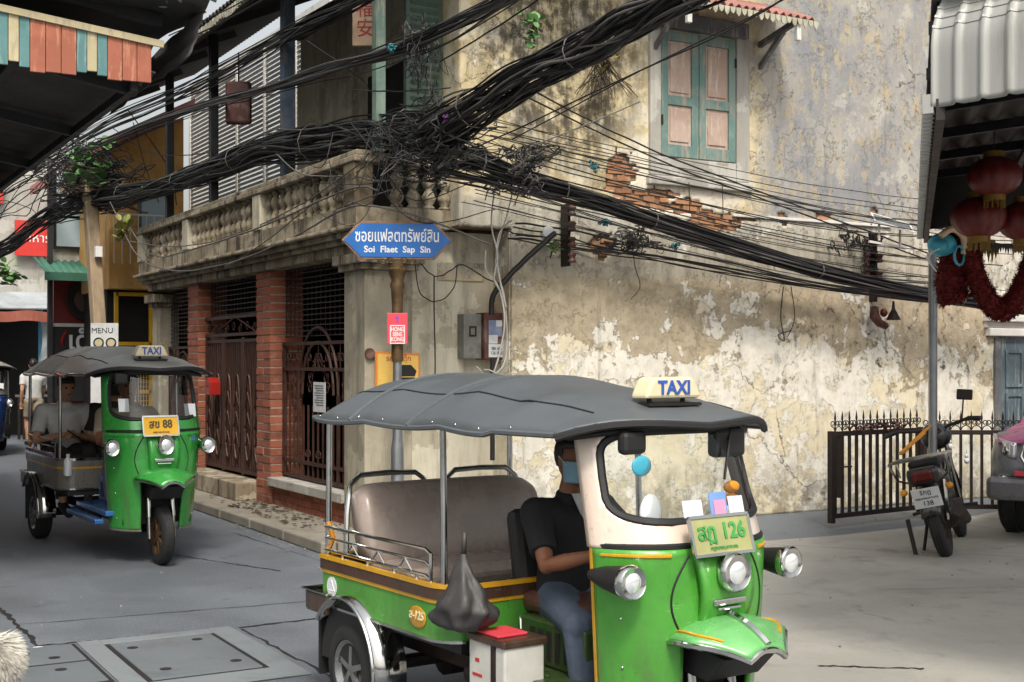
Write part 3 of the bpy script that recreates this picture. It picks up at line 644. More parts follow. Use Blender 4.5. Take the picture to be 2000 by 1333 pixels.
# ------------------------------------------------ house with ochre gable
O = thing('gabled_house', 'ochre house with pink roof and railing behind the white louvres', 'building', (.5, 12.5, 0))
m = MB(); m.prism([(-.1, 2.9), (1.12, 2.9), (1.12, 5.82), (-.1, 5.15)], lambda a, b, d: (a, d, b), 10.2, 15.5); m.build('wall', 'ochre_plaster', O)
m = MB(); m.prism([(-.4, 5.02), (1.2, 5.9), (1.2, 6.06), (-.4, 5.2)], lambda a, b, d: (a, d, b), 9.8, 15.8); m.build('roof', 'roof_pink', O)
MB().box(-.05, 1.1, 10.6, 15.4, 0, 2.9).build('ground_floor', 'interior_dark', O)
wq = MB().box(.35, .9, 10.15, 10.2, 3.7, 4.6).build('window', 'grey_board', O)
MB().box(.41, .84, 10.14, 10.15, 3.76, 4.54).build('pane', 'pale_glass', wq)
rl = MB()
for k in range(10): rl.tube([(-.2+k*.13, 10.0, 3.3), (-.2+k*.13, 10.0, 4.1)], .01, 5)
rl.tube([(-.25, 10, 4.1), (1.1, 10, 4.1)], .016, 6); rl.build('railing', 'white_paint', O)
# white louvred screen behind the balcony
L_ = thing('louvred_screen', 'white louvred screen with frames beyond the balcony posts', 'screen', (1.6, 7, 3.1))
m = MB()
for y in (5.6, 7.0, 8.4, 9.8, 11.2, 12.6): m.box(1.9, 1.96, y-.04, y+.04, 3.1, 6.75)
m.box(1.9, 1.96, 5.6, 12.6, 6.75, 6.85); m.box(1.9, 1.96, 5.6, 12.6, 4.95, 5.03); m.box(1.9, 1.96, 5.6, 12.6, 3.1, 3.2); m.build('frame', 'white_paint', L_)
lm = MB().obox((0, 0, 0), (.05, 1.3, .012), Matrix.Rotation(R(38), 3, 'Y')).mesh('slat'); lm.materials.append(M_['slat_white'])
for k in range(5):
    for j in range(47): piece('slat', lm, None, L_, (1.93, 6.3+k*1.4, 3.24+j*.075))
MB().box(1.88, 1.98, 5.6, 12.6, 3.0, 3.1).build('bottom_rail', 'white_paint', L_)
# ------------------------------------------------ shop facing up the street
P_ = thing('street_shop', 'narrow shop with black lettered board, maroon panel and green lean-to roof', 'building', (.3, 13, 0))
MB().box(-.55, 2.4, 12.5, 12.9, 0, 3.25).build('wall', 'board_maroon', P_)
m = MB(); m.box(-.6, .45, 12.42, 12.49, 1.0, 2.32); bd = m.build('sign_board', 'board_dark', P_)
MB().box(-.6, .4, 12.4, 12.42, 2.32, 2.38).build('sign_trim', 'white_paint', bd)
txt('เด็ด', .44, 'sign_white', bd, frame_M((.0, 12.41, 2.06), (1, 0, 0), (0, 0, 1)), bold=.008)
ch = MB(); ch.tube([(-.34, 12.41, 2.27), (-.4, 12.4, 2.16), (-.43, 12.4, 2.04), (-.4, 12.4, 1.95)], [.005, .028, .025, .004], 6); ch.build('chilli', 'mail_red', bd)
pl_ = MB().lathe([(0, 0), (.3, .01), (.36, .05), (.34, .055), (0, .02)], 20).mesh('dish'); 
o = piece('dish_picture', pl_, None, P_, (.0, 12.44, 2.8), (R(90), 0, 0)); pl_.materials.append(M_['board_dark'])
o2 = MB().lathe([(0, 0), (.26, .0), (.2, .03), (0, .05)], 18).mesh('food'); o2.materials.append(M_['seat_brown']); q = piece('food_picture', o2, None, P_, (.0, 12.415, 2.8), (R(90), 0, 0))
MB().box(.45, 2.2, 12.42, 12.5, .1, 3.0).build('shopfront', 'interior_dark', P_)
MB().box(.48, .75, 12.38, 12.42, 1.9, 2.5).build('notice', 'tarp', P_)
m = MB(); corr(m, (-.85, 11.5, 3.2), (3.2, 0, 0), (0, 1.3, .35), 160, 1, .02, .12); lean = m.build('lean_to_roof', 'awn_green', P_, smooth=2, solid=.01)
MB().box(-.88, 2.35, 11.46, 11.49, 3.08, 3.22).build('gutter', 'awn_green', lean)
gm = MB(); gm.box(-.55, 1.0, 12.6, 13.1, 3.4, 5.3); gm = gm.build('upper_wall', 'pale_plaster', P_)
for k, (x0, x1, z0, z1) in enumerate(((-.5, .0, 3.75, 4.25), (-.5, .0, 4.3, 4.62), (-.5, .0, 4.68, 5.1), (.3, .9, 3.8, 4.9))):
    f_ = MB().box(x0-.05, x1+.05, 12.52, 12.6, z0-.04, z1+.04).build('window', 'black_post', P_); MB().box(x0, x1, 12.5, 12.52, z0, z1).build('pane', 'pale_glass', f_)
MB().box(-.68, -.6, 12.3, 12.4, 0, 5.2).build('downpipe', 'black_post', P_)
# yellow metal cage by the shop
Yk = thing('yellow_cage', 'yellow metal mesh cage standing beside the capped column', 'cage', (.35, 10.4, 0))
m = MB()
for x in (.05, .62): m.box(x-.03, x+.03, 10.35, 10.41, 0, 2.85)
for z in (.5, 1.2, 2.0, 2.82): m.box(.05, .62, 10.35, 10.4, z-.03, z+.03)
m.build('frame', 'shop_yellow', Yk)
m = MB()
for k in range(12): m.box(.08+k*.046, .09+k*.046, 10.37, 10.38, .5, 2.0)
for k in range(20): m.box(.05, .62, 10.382, 10.39, .5+k*.078, .508+k*.078)
m.build('mesh_panel', 'shop_yellow', Yk)
# menu board
mc = atd(204, 660, 18.3); mx_, my_ = mc.x, mc.y
Mn = thing('menu_board', 'white menu poster with pictures of bowls in front of the leaning wooden pole', 'poster', (mx_, my_, 0), R(-22), world=False)
MB().box(-.19, .19, 0, .025, 1.1, 2.25).build('board', 'paper', Mn)
for s_ in (-1, 1): MB().box(s_*.16-.015, s_*.16+.015, .025, .05, .0, 2.2).build('leg', 'iron_dark', Mn)
txt('MENU', .11, 'black_print', Mn, frame_M((-.03, -.003, 2.14), (1, 0, 0), (0, 0, 1)))
for x, z, s in ((-.08, 1.97, 1), (.09, 1.97, 1), (0, 1.8, 1.2), (-.08, 1.62, 1), (.09, 1.6, 1)):
    b_ = MB(); b_.lathe([(.055*s, -.004), (.075*s, -.006), (.075*s, 0), (.055*s, 0), (.055*s, -.004)], 18, (x, -.001, z), 'y'); b_.build('bowl_ring', 'black_print', Mn)
    b_ = MB(); b_.lathe([(0, -.003), (.053*s, -.003), (.053*s, 0), (0, 0)], 14, (x, -.001, z), 'y'); b_.build('bowl_food', 'sign_yellow' if s > 1 else 'cream_plank', Mn)
# far building closing the street, red hoardings, tarpaulin
D_ = thing('far_shophouse', 'pale shophouse closing the street end with dark open ground floor', 'building', (-.5, 20, 0))
MB().box(-7, .8, 19.1, 24, 3.0, 9).build('upper_wall', 'pale_plaster', D_)
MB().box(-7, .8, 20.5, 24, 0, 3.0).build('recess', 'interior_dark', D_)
for x, mt in ((-1.0, 'steel_pole'), (.3, 'pipe_blue'), (-3.2, 'steel_pole')): MB().tube([(x, 18.7, 0), (x, 18.7, 3.0)], .05, 10).build('post', mt, D_, smooth=True)
m = MB(); m.add([(-6, 17.6, 2.75), (.55, 17.9, 2.85), (.55, 19.1, 3.25), (-6, 19.1, 3.2)], [(0, 1, 2, 3)]); m.build('awning', 'tarp', D_, solid=.03)
m = MB(); m.grid(lambda a, b: (-6+6.5*a, 17.7+.04*math.sin(a*60), 2.78-.22*b-.02*math.sin(a*40)), 60, 3); m.build('valance', 'tarp_red', D_, solid=.01)
m = MB(); m.grid(lambda a, b: (.2+.5*a+.08*math.sin(b*5), 18.3+.06*math.sin(a*9+b*4), 2.75-1.7*b), 14, 14); m.build('hanging_sheet', 'tarp', D_, smooth=2, solid=.006)
for x0, x1, z0, z1, tx in ((-.2, .63, 4.06, 4.84, 'อาหาร'), (-2.6, -.45, 5.2, 6.4, 'ร้านค้า')):
    s_ = thing('red_hoarding', 'red hoarding with pale lettering '+('over the tarpaulin awning' if z0 < 5 else 'set high under the left awning'), 'sign', ((x0+x1)/2, 18.9, z0))
    MB().box(x0, x1, 18.88, 18.96, z0, z1).build('board', 'billboard_red', s_)
    txt(tx, (z1-z0)*.36, 'sign_white', s_, frame_M(((x0+x1)/2, 18.87, (z0+z1)/2), (1, 0, 0), (0, 0, 1)))
for x0 in (-1.8, -3.6):
    f_ = MB().box(x0, x0+1, 19.04, 19.1, 3.9, 5.0).build('window', 'grey_board', D_); MB().box(x0+.06, x0+.94, 19.02, 19.04, 3.96, 4.94).build('pane', 'board_dark', f_)
G = thing('grey_railing', 'low grey slatted railing beside the walking person', 'railing', (.05, 17.6, 0))
for k in range(9): MB().box(-.35+k*.1, -.3+k*.1, 17.58, 17.62, .05, .95).build('slat', 'iron_dark', G)
MB().box(-.4, .6, 17.57, 17.63, .95, 1.0).build('rail', 'grey_board', G)

# ------------------------------------------------ awnings on the near left
A = thing('striped_awning', 'dark lean-to awning with salmon and teal plank valance', 'awning', (-3.6, -1, 3.5))
PW = .1; x = -2.66; k = 0
pat = ['s', 's', 's', 't', 'c', 't', 's', 's', 's', 't', 'c', 't', 's', 's', 's', 't', 'c', 't', 's', 's']
while k < len(pat):
    wd = {'s': .097, 't': .066, 'c': .066}[pat[k]]
    top = 3.86+.035*k*.25; bot = 3.58+random.uniform(-.008, .008)-.0*k+(.045 if pat[k] == 'c' else .02 if pat[k] == 't' else 0)
    m = MB().box(x-wd+.004, x, -2.545, -2.52, bot, top); m.build('plank', {'s': 'salmon_plank', 't': 'teal_plank', 'c': 'cream_plank'}[pat[k]], A, bevel=.003)
    x -= wd; k += 1
MB().bar((-2.58, -2.555, 3.85), (-5.2, -2.555, 4.12), .02, .045).build('batten', 'cream_plank', A)
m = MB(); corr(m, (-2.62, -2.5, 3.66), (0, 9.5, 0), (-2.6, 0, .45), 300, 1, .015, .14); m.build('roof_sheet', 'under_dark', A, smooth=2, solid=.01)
m = MB()
for y in (-2.3, -.4, 1.6, 3.6, 5.6): m.bar((-2.7, y, 3.57), (-5.1, y, 3.98), .06, .08)
for x in (-2.75, -3.5, -4.3): m.bar((x, -2.45, 3.56+(-2.7-x)*.17), (x, 6.9, 3.56+(-2.7-x)*.17), .05, .06)
m.build('rafters', 'black_post', A)
U = thing('upper_awning', 'upper dark sheet awning with blue edge strip above the plank valance', 'awning', (-3.6, -1.5, 4.2))
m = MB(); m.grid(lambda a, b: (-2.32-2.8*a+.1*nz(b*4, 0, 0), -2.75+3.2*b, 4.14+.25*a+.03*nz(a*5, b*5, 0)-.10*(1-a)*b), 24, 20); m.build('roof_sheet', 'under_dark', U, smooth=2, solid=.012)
MB().bar((-2.35, -2.78, 4.185), (-5, -2.78, 4.42), .03, .05).build('edge_strip', 'pipe_blue', U)
m = MB(); m.grid(lambda a, b: (-2.25-.3*a+.05*nz(a*6, b*6, 1), -2.7+.5*b+.04*nz(a*6, b*6, 4), 4.18+.18*b*(1-a)+.07*nz(a*7, b*7, 2)), 16, 16); m.build('crumpled_sheet', 'tarp', U, smooth=2, solid=.006)
m = MB(); m.grid(lambda a, b: (-2.3-.12*a+.06*nz(a*4, b*4, 8), -2.6+2.4*b, 4.1-.32*a+.06*nz(a*3, b*6, 3)), 8, 24); m.build('hanging_flap', 'under_dark', U, smooth=2, solid=.01)
for y in (-2.2, .2): MB().bar((-2.5, y, 4.1), (-5, y, 4.4), .06, .08).build('rafter', 'black_post', U)
LB = thing('left_shophouse', 'shophouse behind the plank awning on the opposite pavement', 'building', (-6.5, 2, 0))
MB().box(-8, -5.1, -3, 9, 0, 7).build('wall', 'pale_plaster', LB)
for y in (-2.3, 2.0, 6.6): MB().tube([(-4.9, y, 0), (-4.9, y, 3.9)], .04, 8).build('post', 'black_post', LB)

# ------------------------------------------------ white canopy over the yard
K = thing('yard_canopy', 'white ribbed metal canopy with curved front over the yard', 'canopy', (5, -3, 0))
n0 = atd(1822, 212, 6.1); n1 = atd(2150, 172, 6.5); f0 = atd(1801, 462, 12.4)
zc = n0.z; ud = Vector((.646*XA[0]-.763*XA[1], .646*YA[0]-.763*YA[1], 0)).normalized(); rbk = Vector((.763*XA[0]+.646*XA[1], .763*YA[0]+.646*YA[1], 0)).normalized(); vd = Vector((f0.x-n0.x, f0.y-n0.y, 0)); vl = vd.length; vd.normalize()
def cprof(t_):   # height and setback of the rolled front
    if t_ < .4: return (.0, t_*.675)
    a = (t_-.4)/.6*R(96); return (.36*(1-math.cos(a)), .27+.36*math.sin(a))
def cfn(a, b):
    s, h = cprof(b); rb = .018*max(0, math.cos(a*3.2/.13*2*math.pi))**3
    p = Vector((n0.x, n0.y, zc))+ud*(a*3.2)+rbk*(s-rb)+Vector((0, 0, h+rb*.4)); return tuple(p)
MB().grid(cfn, 260, 26).build('rolled_front', 'canopy_white', K, smooth=2, solid=.008)
for b in range(9):
    bb = .5+b*.055; MB().grid(lambda a, t_: tuple(Vector(cfn(a, bb+t_*.012))+Vector((0, 0, .004))-rbk*.004), 260, 1).build('crimp', 'canopy_white', K, solid=.006)
m = MB(); c0 = Vector((n0.x, n0.y, zc+.02)); 
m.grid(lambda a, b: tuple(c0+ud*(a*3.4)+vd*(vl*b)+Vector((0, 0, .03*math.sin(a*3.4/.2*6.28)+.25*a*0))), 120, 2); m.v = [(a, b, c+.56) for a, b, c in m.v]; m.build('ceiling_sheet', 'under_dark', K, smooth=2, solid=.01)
m = MB(); m.grid(lambda a, b: tuple(c0+ud*(a*3.4)+vd*(.4+(vl-.4)*b)+Vector((0, 0, .625))), 4, 2); m.build('roof_sheet', 'canopy_white', K, solid=.01)
m = MB()
for k in range(58):
    p = c0+vd*(vl*k/58)-ud*.02; m.obox(p+Vector((0, 0, -.0)), (.05, .05, .09), Matrix.Rotation(.5, 3, 'Z'))
m.build('ribbed_edge', 'canopy_white', K, kind='stuff'); MB().prism([(0, -.03), (vl, -.03), (vl, .6), (.4, .6), (.2, .3), (0, .2)], lambda a, b, d: tuple(c0+vd*a+ud*(.03+d)+Vector((0, 0, b))), 0, .012).build('side_panel', 'under_dark', K); MB().prism([(0, .05), (3.4, .05), (3.4, .6), (0, .6)], lambda a, b, d: tuple(c0+vd*(vl+d)+ud*a+Vector((0, 0, b))), 0, .012).build('back_panel', 'under_dark', K); m = MB(); m.bar(c0+Vector((0, 0, -.03))+ud*.04, c0+vd*vl+Vector((0, 0, -.03))+ud*.04, .04, .1); m.build('edge_beam', 'iron_dark', K)
m = MB()
for k in range(6): q = c0+vd*(vl*(k+.5)/6)+Vector((0, 0, .49)); m.bar(q, q+ud*3.3, .05, .07)
for k in range(3): q = c0+ud*(.9+k)+Vector((0, 0, .43)); m.bar(q, q+vd*vl, .05, .05)
m.build('rafters', 'black_post', K)
pb = atd(1822, 480, 12.3); MB().tube([(pb.x, pb.y, 0), (pb.x, pb.y, zc)], .042, 12).build('pole', 'steel_pole', K, smooth=True)
for k in range(2): q = c0+ud*3.2+vd*(.6+k*(vl-1)); MB().tube([(q.x, q.y, 0), (q.x, q.y, zc)], .042, 12).build('pole', 'steel_pole', K, smooth=True)
# ------------------------------------------------ tuk-tuk (x forward from the rear axle, y left, z up)
def wheel(parent, o, r, wd, rimmat, name='wheel', spokes=5):
    prof = [(r*.62, -wd*.42), (r*.66, -wd*.5), (r*.86, -wd*.5), (r*.96, -wd*.4), (r, -wd*.22), (r, wd*.22), (r*.96, wd*.4), (r*.86, wd*.5), (r*.66, wd*.5), (r*.62, wd*.42), (r*.62, -wd*.42)]
    q = MB().lathe(prof, 32, o, 'y').build(name, 'tyre', parent, smooth=True)
    tr_ = MB()
    for k in range(3):
        yy = o[1]+(k-1)*wd*.2; tr_.lathe([(r*1.001, yy-.006), (r*1.006, yy-.004), (r*1.006, yy+.004), (r*1.001, yy+.006)], 32, (o[0], 0, o[2]), 'y')
    tr_.build('tread', 'rubber', q)
    rm = MB(); rm.lathe([(r*.5, -wd*.3), (r*.62, -wd*.46), (r*.64, -wd*.46), (r*.64, wd*.46), (r*.62, wd*.46), (r*.5, wd*.3), (r*.5, -wd*.3)], 28, o, 'y')
    s = -1
    for s in (-1, 1):
        rm.lathe([(0, s*wd*.40), (r*.12, s*wd*.38), (r*.16, s*wd*.25), (r*.16, 0)], 12, o, 'y')
        for k in range(spokes):
            a = 2*math.pi*k/spokes+.3; c_, s_ = math.cos(a), math.sin(a)
            rm.bar((o[0]+c_*r*.1, o[1]+s*wd*.32, o[2]+s_*r*.1), (o[0]+c_*r*.58, o[1]+s*wd*.3, o[2]+s_*r*.58), r*.12, wd*.14, (0, 1, 0))
    rm.lathe([(0, -.01), (r*.6, -.01), (r*.6, .01), (0, .01)], 20, o, 'y')
    rm.build('rim', rimmat, q, smooth=True)
    return q
def lamp(parent, c, r, L, body, name, tilt=0):
    q = MB().lathe([(0, -L), (r*.35, -L*.95), (r*.72, -L*.6), (r*.98, -L*.12), (r*1.08, -.01), (r*1.08, .015), (r*.9, .02), (r*.9, 0)], 22, c, 'x').build(name, body, parent, smooth=True)
    MB().lathe([(r*.9, .004), (r*.6, .022), (0, .03)], 22, c, 'x').build('lens', 'lamp_glass', q, smooth=True)
    MB().lathe([(r*1.09, -.012), (r*1.12, 0), (r*1.12, .014), (r*1.0, .024), (r*.92, .02)], 24, c, 'x').build('rim', 'chrome', q, smooth=True)
    return q
def tuktuk(label, loc, rz, sc, P):
    T = thing('tuk_tuk', label, 'tuk-tuk', loc, rz, 'three wheeled taxis on the street', world=False)
    T.scale = (sc*P.get('stretch', 1), sc*P.get('slim', 1), sc)
    g = P['body']
    def arc(cx, cy, r, a0, a1, n=6): return [(cx+r*math.cos(R(a0+(a1-a0)*k/n)), cy+r*math.sin(R(a0+(a1-a0)*k/n))) for k in range(n+1)]
    def outl(d): 
        return [(-.3+d, .58-d), (-.3+d, -.58+d)]+arc(.72, -.43, .15-d, -90, 0)+arc(.72, .43, .15-d, 0, 90)
    tub = MB().ring(outl(0), outl(.03), .5, .655).build('tub', P.get('tub', g), T, smooth=True)
    MB().ring(outl(-.006), outl(.034), .655, .672).build('stripe', 'tuk_yellow', tub, smooth=True)
    MB().ring(outl(-.01), outl(.036), .672, .735).build('trim_band', P['trim'], tub, smooth=True)
    MB().ring(outl(-.014), outl(.01), .722, .742).build('trim_edge', 'tuk_yellow' if P.get('near') else 'chrome', tub, smooth=True)
    MB().ring(outl(-.012), outl(.02), .488, .5).build('bottom_edge', 'chrome', tub, smooth=True)
    MB().box(-.28, .85, -.5, .5, .44, .5).build('tub_floor', 'vinyl_dark', tub)
    # rear wheels, arches, mudguards
    for s in (-1, 1):
        wheel(T, (0, s*.53, .222), .222, .15, 'alloy')
        m = MB(); m.grid(lambda a, b: ((.315)*math.cos(R(-5+150*a)), s*(.46+.17*b), .235+.335*math.sin(R(-5+150*a))), 18, 2); ml = m.build('mudguard', 'chrome', T, smooth=2, solid=.01)
        MB().tube([(.315*math.cos(R(-5+150*k/18)), s*.635, .235+.335*math.sin(R(-5+150*k/18))) for k in range(19)], .009, 6).build('bead', 'chrome', ml, smooth=True)
        m = MB(); m.prism([(.3*math.cos(R(a)), .235+.32*math.sin(R(a))) for a in range(0, 181, 12)], lambda a, b, d: (a, d, b), s*.575, s*.586); m.build('wheel_arch', 'vinyl_dark', T)
        MB().box(-.33, -.31, s*.5-.09, s*.5+.09, .14, .5).build('mud_flap', 'rubber', T)
    MB().lathe([(.035, -.5), (.035, .5)], 10, (0, 0, .222), 'y').build('axle', 'iron_dark', T); MB().lathe([(0, -.1), (.1, -.06), (.1, .06), (0, .1)], 12, (0, 0, .222), 'y').build('differential', 'iron_dark', T, smooth=True)
    # rear bumper
    m = MB(); m.box(-.46, -.42, -.6, .6, .45, .55); m.box(-.42, -.2, -.615, -.585, .45, .55); m.box(-.42, -.2, .585, .615, .45, .55); m.box(-.42, -.3, -.3, .3, .46, .5); bp = m.build('rear_bumper', P['trim'], T, bevel=.008)
    m = MB(); m.box(-.466, -.415, -.62, .62, .55, .558); m.box(-.415, -.19, -.62, -.58, .55, .558); m.build('bumper_edge', 'chrome', bp)
    # chassis
    m = MB(); m.box(-.3, 1.75, -.3, -.24, .3, .36); m.box(-.3, 1.75, .24, .3, .3, .36)
    for x in (.1, .6, 1.1, 1.6): m.box(x, x+.05, -.24, .24, .31, .35)
    m.build('chassis', 'iron_dark', T)
    MB().box(.84, 1.70, -.42, .36, .362, .40).build('floor_pan', P['floor'], T, bevel=.006)
    eng = MB().box(.92, 1.38, -.24, .24, .402, .6).build('engine_box', P['floor2'], T, bevel=.015)
    m = MB()
    for k in range(5): m.box(1.0+k*.06, 1.03+k*.06, -.246, -.24, .44, .56)
    m.build('vents', 'vinyl_dark', eng)
    m = MB(); m.lathe([(.1, -.2), (.1, .2)], 14, (.62, 0, .3), 'x'); m.lathe([(0, -.05), (.06, -.04), (.06, .3), (0, .32)], 12, (.75, -.34, .32), 'x'); m.build('exhaust', 'iron_dark', T, smooth=True)
    # bench
    m = MB()
    def bk(a, b):
        an = b*2*math.pi; y = (a-.5)*1.02; e = 1-abs(2*a-1)**14*.22
        cx, cz = -.08-.10*(0), .90; hx, hz = .085, .2*e
        px = hx*math.copysign(abs(math.cos(an))**.6, math.cos(an)); pz = hz*math.copysign(abs(math.sin(an))**.6, math.sin(an))
        return (cx+px-.28*(pz)+.05*(abs(2*a-1)**3), y, cz+pz)
    m.grid(bk, 24, 24); m.add([bk(0, k/24) for k in range(24)], [tuple(range(24))]); m.add([bk(1, k/24) for k in range(24)], [tuple(range(24))])
    bnc = m.build('bench_back', 'seat_vinyl' if P.get('near') else 'vinyl_dark', T, smooth=2)
    m = MB(); m.box(-.02, .42, -.5, .5, .64, .74); m.build('bench_cushion', 'seat_vinyl' if P.get('near') else 'vinyl_dark', T, bevel=.04)
    sb = MB().box(0, .38, -.5, .5, .5, .638).build('seat_base', 'tuk_brown', T)
    m = MB(); m.box(.38, .395, -.51, .51, .60, .638); m.build('seat_trim', 'chrome', sb)
    rv = MB()
    for k in range(7): rv.ell((.4, -.42+k*.14, .57), (.008, .012, .012), 8, 5)
    rv.build('rivets', 'chrome', sb)
    for s in (-1, 1):
        y0, y1 = s*.06, s*.5
        MB().tube([(-.16, y0, 1.02), (-.17, y0+s*.01, 1.1), (-.175, y0+s*.06, 1.135), (-.18, (y0+y1)/2, 1.14), (-.175, y1-s*.06, 1.135), (-.165, y1, 1.09), (-.14, y1+s*.03, .95), (-.13, y1+s*.04, .75)], .014, 8).build('grab_hoop', 'chrome', T, smooth=True)
        m = MB(); ys = s*.575
        for z, xa in ((.88, .72), (.825, .72), (.765, .72)):
            m.tube([(-.28, ys, z), (xa-.04, ys, z), (xa, ys, z-.015), (xa, ys, .742)], .0085 if z != .825 else .006, 7)
        for x in (-.1, .15, .4, .6): m.tube([(x, ys, .735), (x, ys, .77)], .008, 6)
        for x in (0., .25, .5): m.tube([(x-.06, ys, .77), (x, ys, .82), (x+.06, ys, .77)], .005, 5)
        m.build('side_rail', 'chrome', T, smooth=True)
        for x, z0, x2 in ((-.29, .74, -.29), (.8, .735, .78)):
            MB().tube([(x, s*.555, z0), (x2, s*.55, 1.42)], .015, 10).build('roof_post', 'chrome', T, smooth=True)
    m = MB(); m.tube([(-.275, -.56, .9), (-.27, -.54, .82), (-.285, -.56, .76)], .014, 6); m.build('rope_coil', 'orange_bit', T)
    # roof
    CR, ED = P.get('crest', 1.63), 1.42
    def roof(a, b):
        v = 2*b-1; x = -.42+a*(2.02+.25*(1-abs(v)**2.2))
        wdt = .60+.02*math.sin(a*9) if x < 1.2 else .60-.10*((x-1.2)/.8)**1.5
        wdt *= 1-.05*max(0, (.06-a)/.06)
        sc_ = .02*abs(math.sin((x+.42)/.62*math.pi))*(-1)
        crest = CR if x < .9 else CR-.15*((x-.9)/1.0)**1.3
        rr = 1-max(0, (.12-a)/.12)**2.2
        z = ED+(crest-ED)*(1-abs(v)**2.6)*rr+sc_*(1-abs(v))*1.2
        if x < 1.2: z -= .015*abs(math.sin((x-.18)/.62*math.pi))*abs(v)
        if x > 1.65: z -= .03*((x-1.65)/.3)**2*(1-abs(v)*.5)
        return (x, wdt*v, z)
    rf = MB().grid(roof, 60, 26).build('canopy', P['canopy'], T, smooth=2, solid=.012)
    ed = [roof(k/50, 0) for k in range(51)]; eb = [roof(k/50, 1) for k in range(51)]; fr_ = [roof(1, k/20) for k in range(21)]; bk_ = [roof(0, k/20) for k in range(21)]
    m = MB(); m.tube(ed, .012, 6); m.tube(eb, .012, 6); m.tube(bk_, .012, 6); m.build('canopy_piping', 'chrome' if not P.get('near') else 'vinyl_grey', rf, smooth=True)
    m = MB(); m.tube([(p[0], p[1], p[2]-.01) for p in fr_], .016, 6); m.build('canopy_front_edge', 'vinyl_dark', rf, smooth=True)
    for xa in (.235, .47):
        m = MB(); m.tube([tuple(Vector(roof(xa, k/24))+Vector((0, 0, .008))) for k in range(25)], .014, 6); m.build('canopy_bow', P['canopy'], rf, smooth=True)
    m = MB(); m.grid(lambda a, b: (1.46+.12*a+.23*a*(1-abs(2*b-1)**2.2), (.5-.02*a)*(2*b-1), 1.425-.02*a+.05*(1-abs(2*b-1)**2)), 8, 10); m.build('visor_lining', 'vinyl_dark', rf, smooth=2, solid=.02)
    for s in (-1, 1):
        st_ = MB(); st_.tube([tuple(Vector(roof(.03+.9*k/30, .5+s*.33))+Vector((0, 0, .0075))) for k in range(31)], .004, 5); st_.build('canopy_seam', 'vinyl_dark', rf)
        for k in range(9): c_ = Vector(roof(.06+.1*k, .5+s*.485)); MB().ell(c_+Vector((0, s*.006, .006)), (.008, .004, .008), 8, 5).build('snap', 'chrome', rf, smooth=2)
    # driver's seat
    m = MB(); m.box(.86, 1.3, -.2, .2, .6, .69); m.build('driver_seat', 'seat_brown', T, bevel=.035)
    m = MB(); m.obox((.80, 0, .86), (.09, .4, .36), Matrix.Rotation(R(-10), 3, 'Y')); m.build('driver_backrest', 'vinyl_dark', T, bevel=.04)
    m = MB(); m.tube([(.9, -.22, .58), (1.2, -.23, .57), (1.24, -.23, .50), (.92, -.23, .5), (.9, -.22, .58)], .01, 6); m.build('seat_frame', 'chrome', T, smooth=True)
    # front cowl: side panels, nose, windscreen surround
    def plan(u, z):
        k = max(0, min(1, (z-.26)/.73)); hw = .35+.07*k
        au = abs(u); x = 1.86+.04*k-.25*au**3.2
        return (x, hw*math.copysign(min(1, au*1.06)**.9, u))
    def cowl(a, b):
        u = 2*a-1; z = .26+.73*b; x, y = plan(u, z); bul = .03*math.sin(b*math.pi)*(1-abs(u)**4); return (x+bul, y, z)
    cw = MB().grid(cowl, 44, 30, lambda a, b: not (abs(2*a-1) < .40 and b < .56)).build('front_cowl', g, T, smooth=2, solid=.018)
    for s in (-1, 1):
        m = MB(); m.tube([tuple(Vector(cowl(.5+s*.5, k/10))) for k in range(11)], .013, 6); m.build('cowl_edge', 'tuk_yellow' if P.get('near') else 'tuk_steel', cw, smooth=True)
        m = MB(); m.tube([tuple(Vector(cowl(.5+s*(.5-.45*k/14), .97))+Vector((.011, 0, 0))) for k in range(9)], .008, 6); m.build('cowl_line', 'tuk_yellow' if P.get('near') else g, cw, smooth=True)
        m = MB(); m.tube([tuple(Vector(cowl(.5+s*(.2+.3*k/10), 0))) for k in range(11)], .012, 6); m.build('cowl_foot', 'tuk_steel', cw, smooth=True)
    def scrn(a, b, off=0.):
        u = 2*a-1; z = .99+.45*b; x, y = plan(u, .99); return (x-.13*b-.02+off*(1-abs(u)), y*(1-.07*b), z)
    def inside(a, b, e=0.):
        u = (2*a-1)/(.87-e); v = (b-.60)/(.40-e*.6); return abs(u)**5+abs(v)**5 < 1
    sr = MB().grid(scrn, 60, 34, lambda a, b: not inside(a, b)).build('windscreen_surround', P['screen'], T, smooth=2, solid=.022)
    MB().grid(lambda a, b: scrn(a, b), 30, 16, lambda a, b: inside(a, b, -.03)).build('windscreen', 'glass', T, smooth=2)
    gk = []
    for k in range(40):
        an = 2*math.pi*k/40; c_, s_ = math.cos(an), math.sin(an); a = .5+.435*math.copysign(abs(c_)**.4, c_); b = .60+.385*math.copysign(abs(s_)**.4, s_); gk.append(tuple(Vector(scrn(a, b))+Vector((.008, 0, 0))))
    MB().tube(gk, .017, 6, closed=True).build('gasket', 'rubber', sr, smooth=True)
    MB().tube([tuple(Vector(scrn(k/20, .02))+Vector((.012, 0, 0))) for k in range(21)], .013, 6).build('waist_strip', 'rubber', sr, smooth=True)
    # panel seams, bolts, splashed dirt edge
    for s in (-1, 1):
        pts = [tuple(Vector(cowl(.5+s*(.16+.10*math.sin(k/12*2.6)), .97-.42*k/12))+Vector((.010, 0, 0))) for k in range(13)]
        MB().tube(pts, .0045, 5).build('panel_seam', 'rubber', cw)
        for k in range(4): c_ = Vector(cowl(.5+s*.43, .12+.26*k)); MB().ell(c_+Vector((.012, s*.004, 0)), (.005, .007, .007), 8, 6).build('bolt', 'chrome', cw, smooth=2)
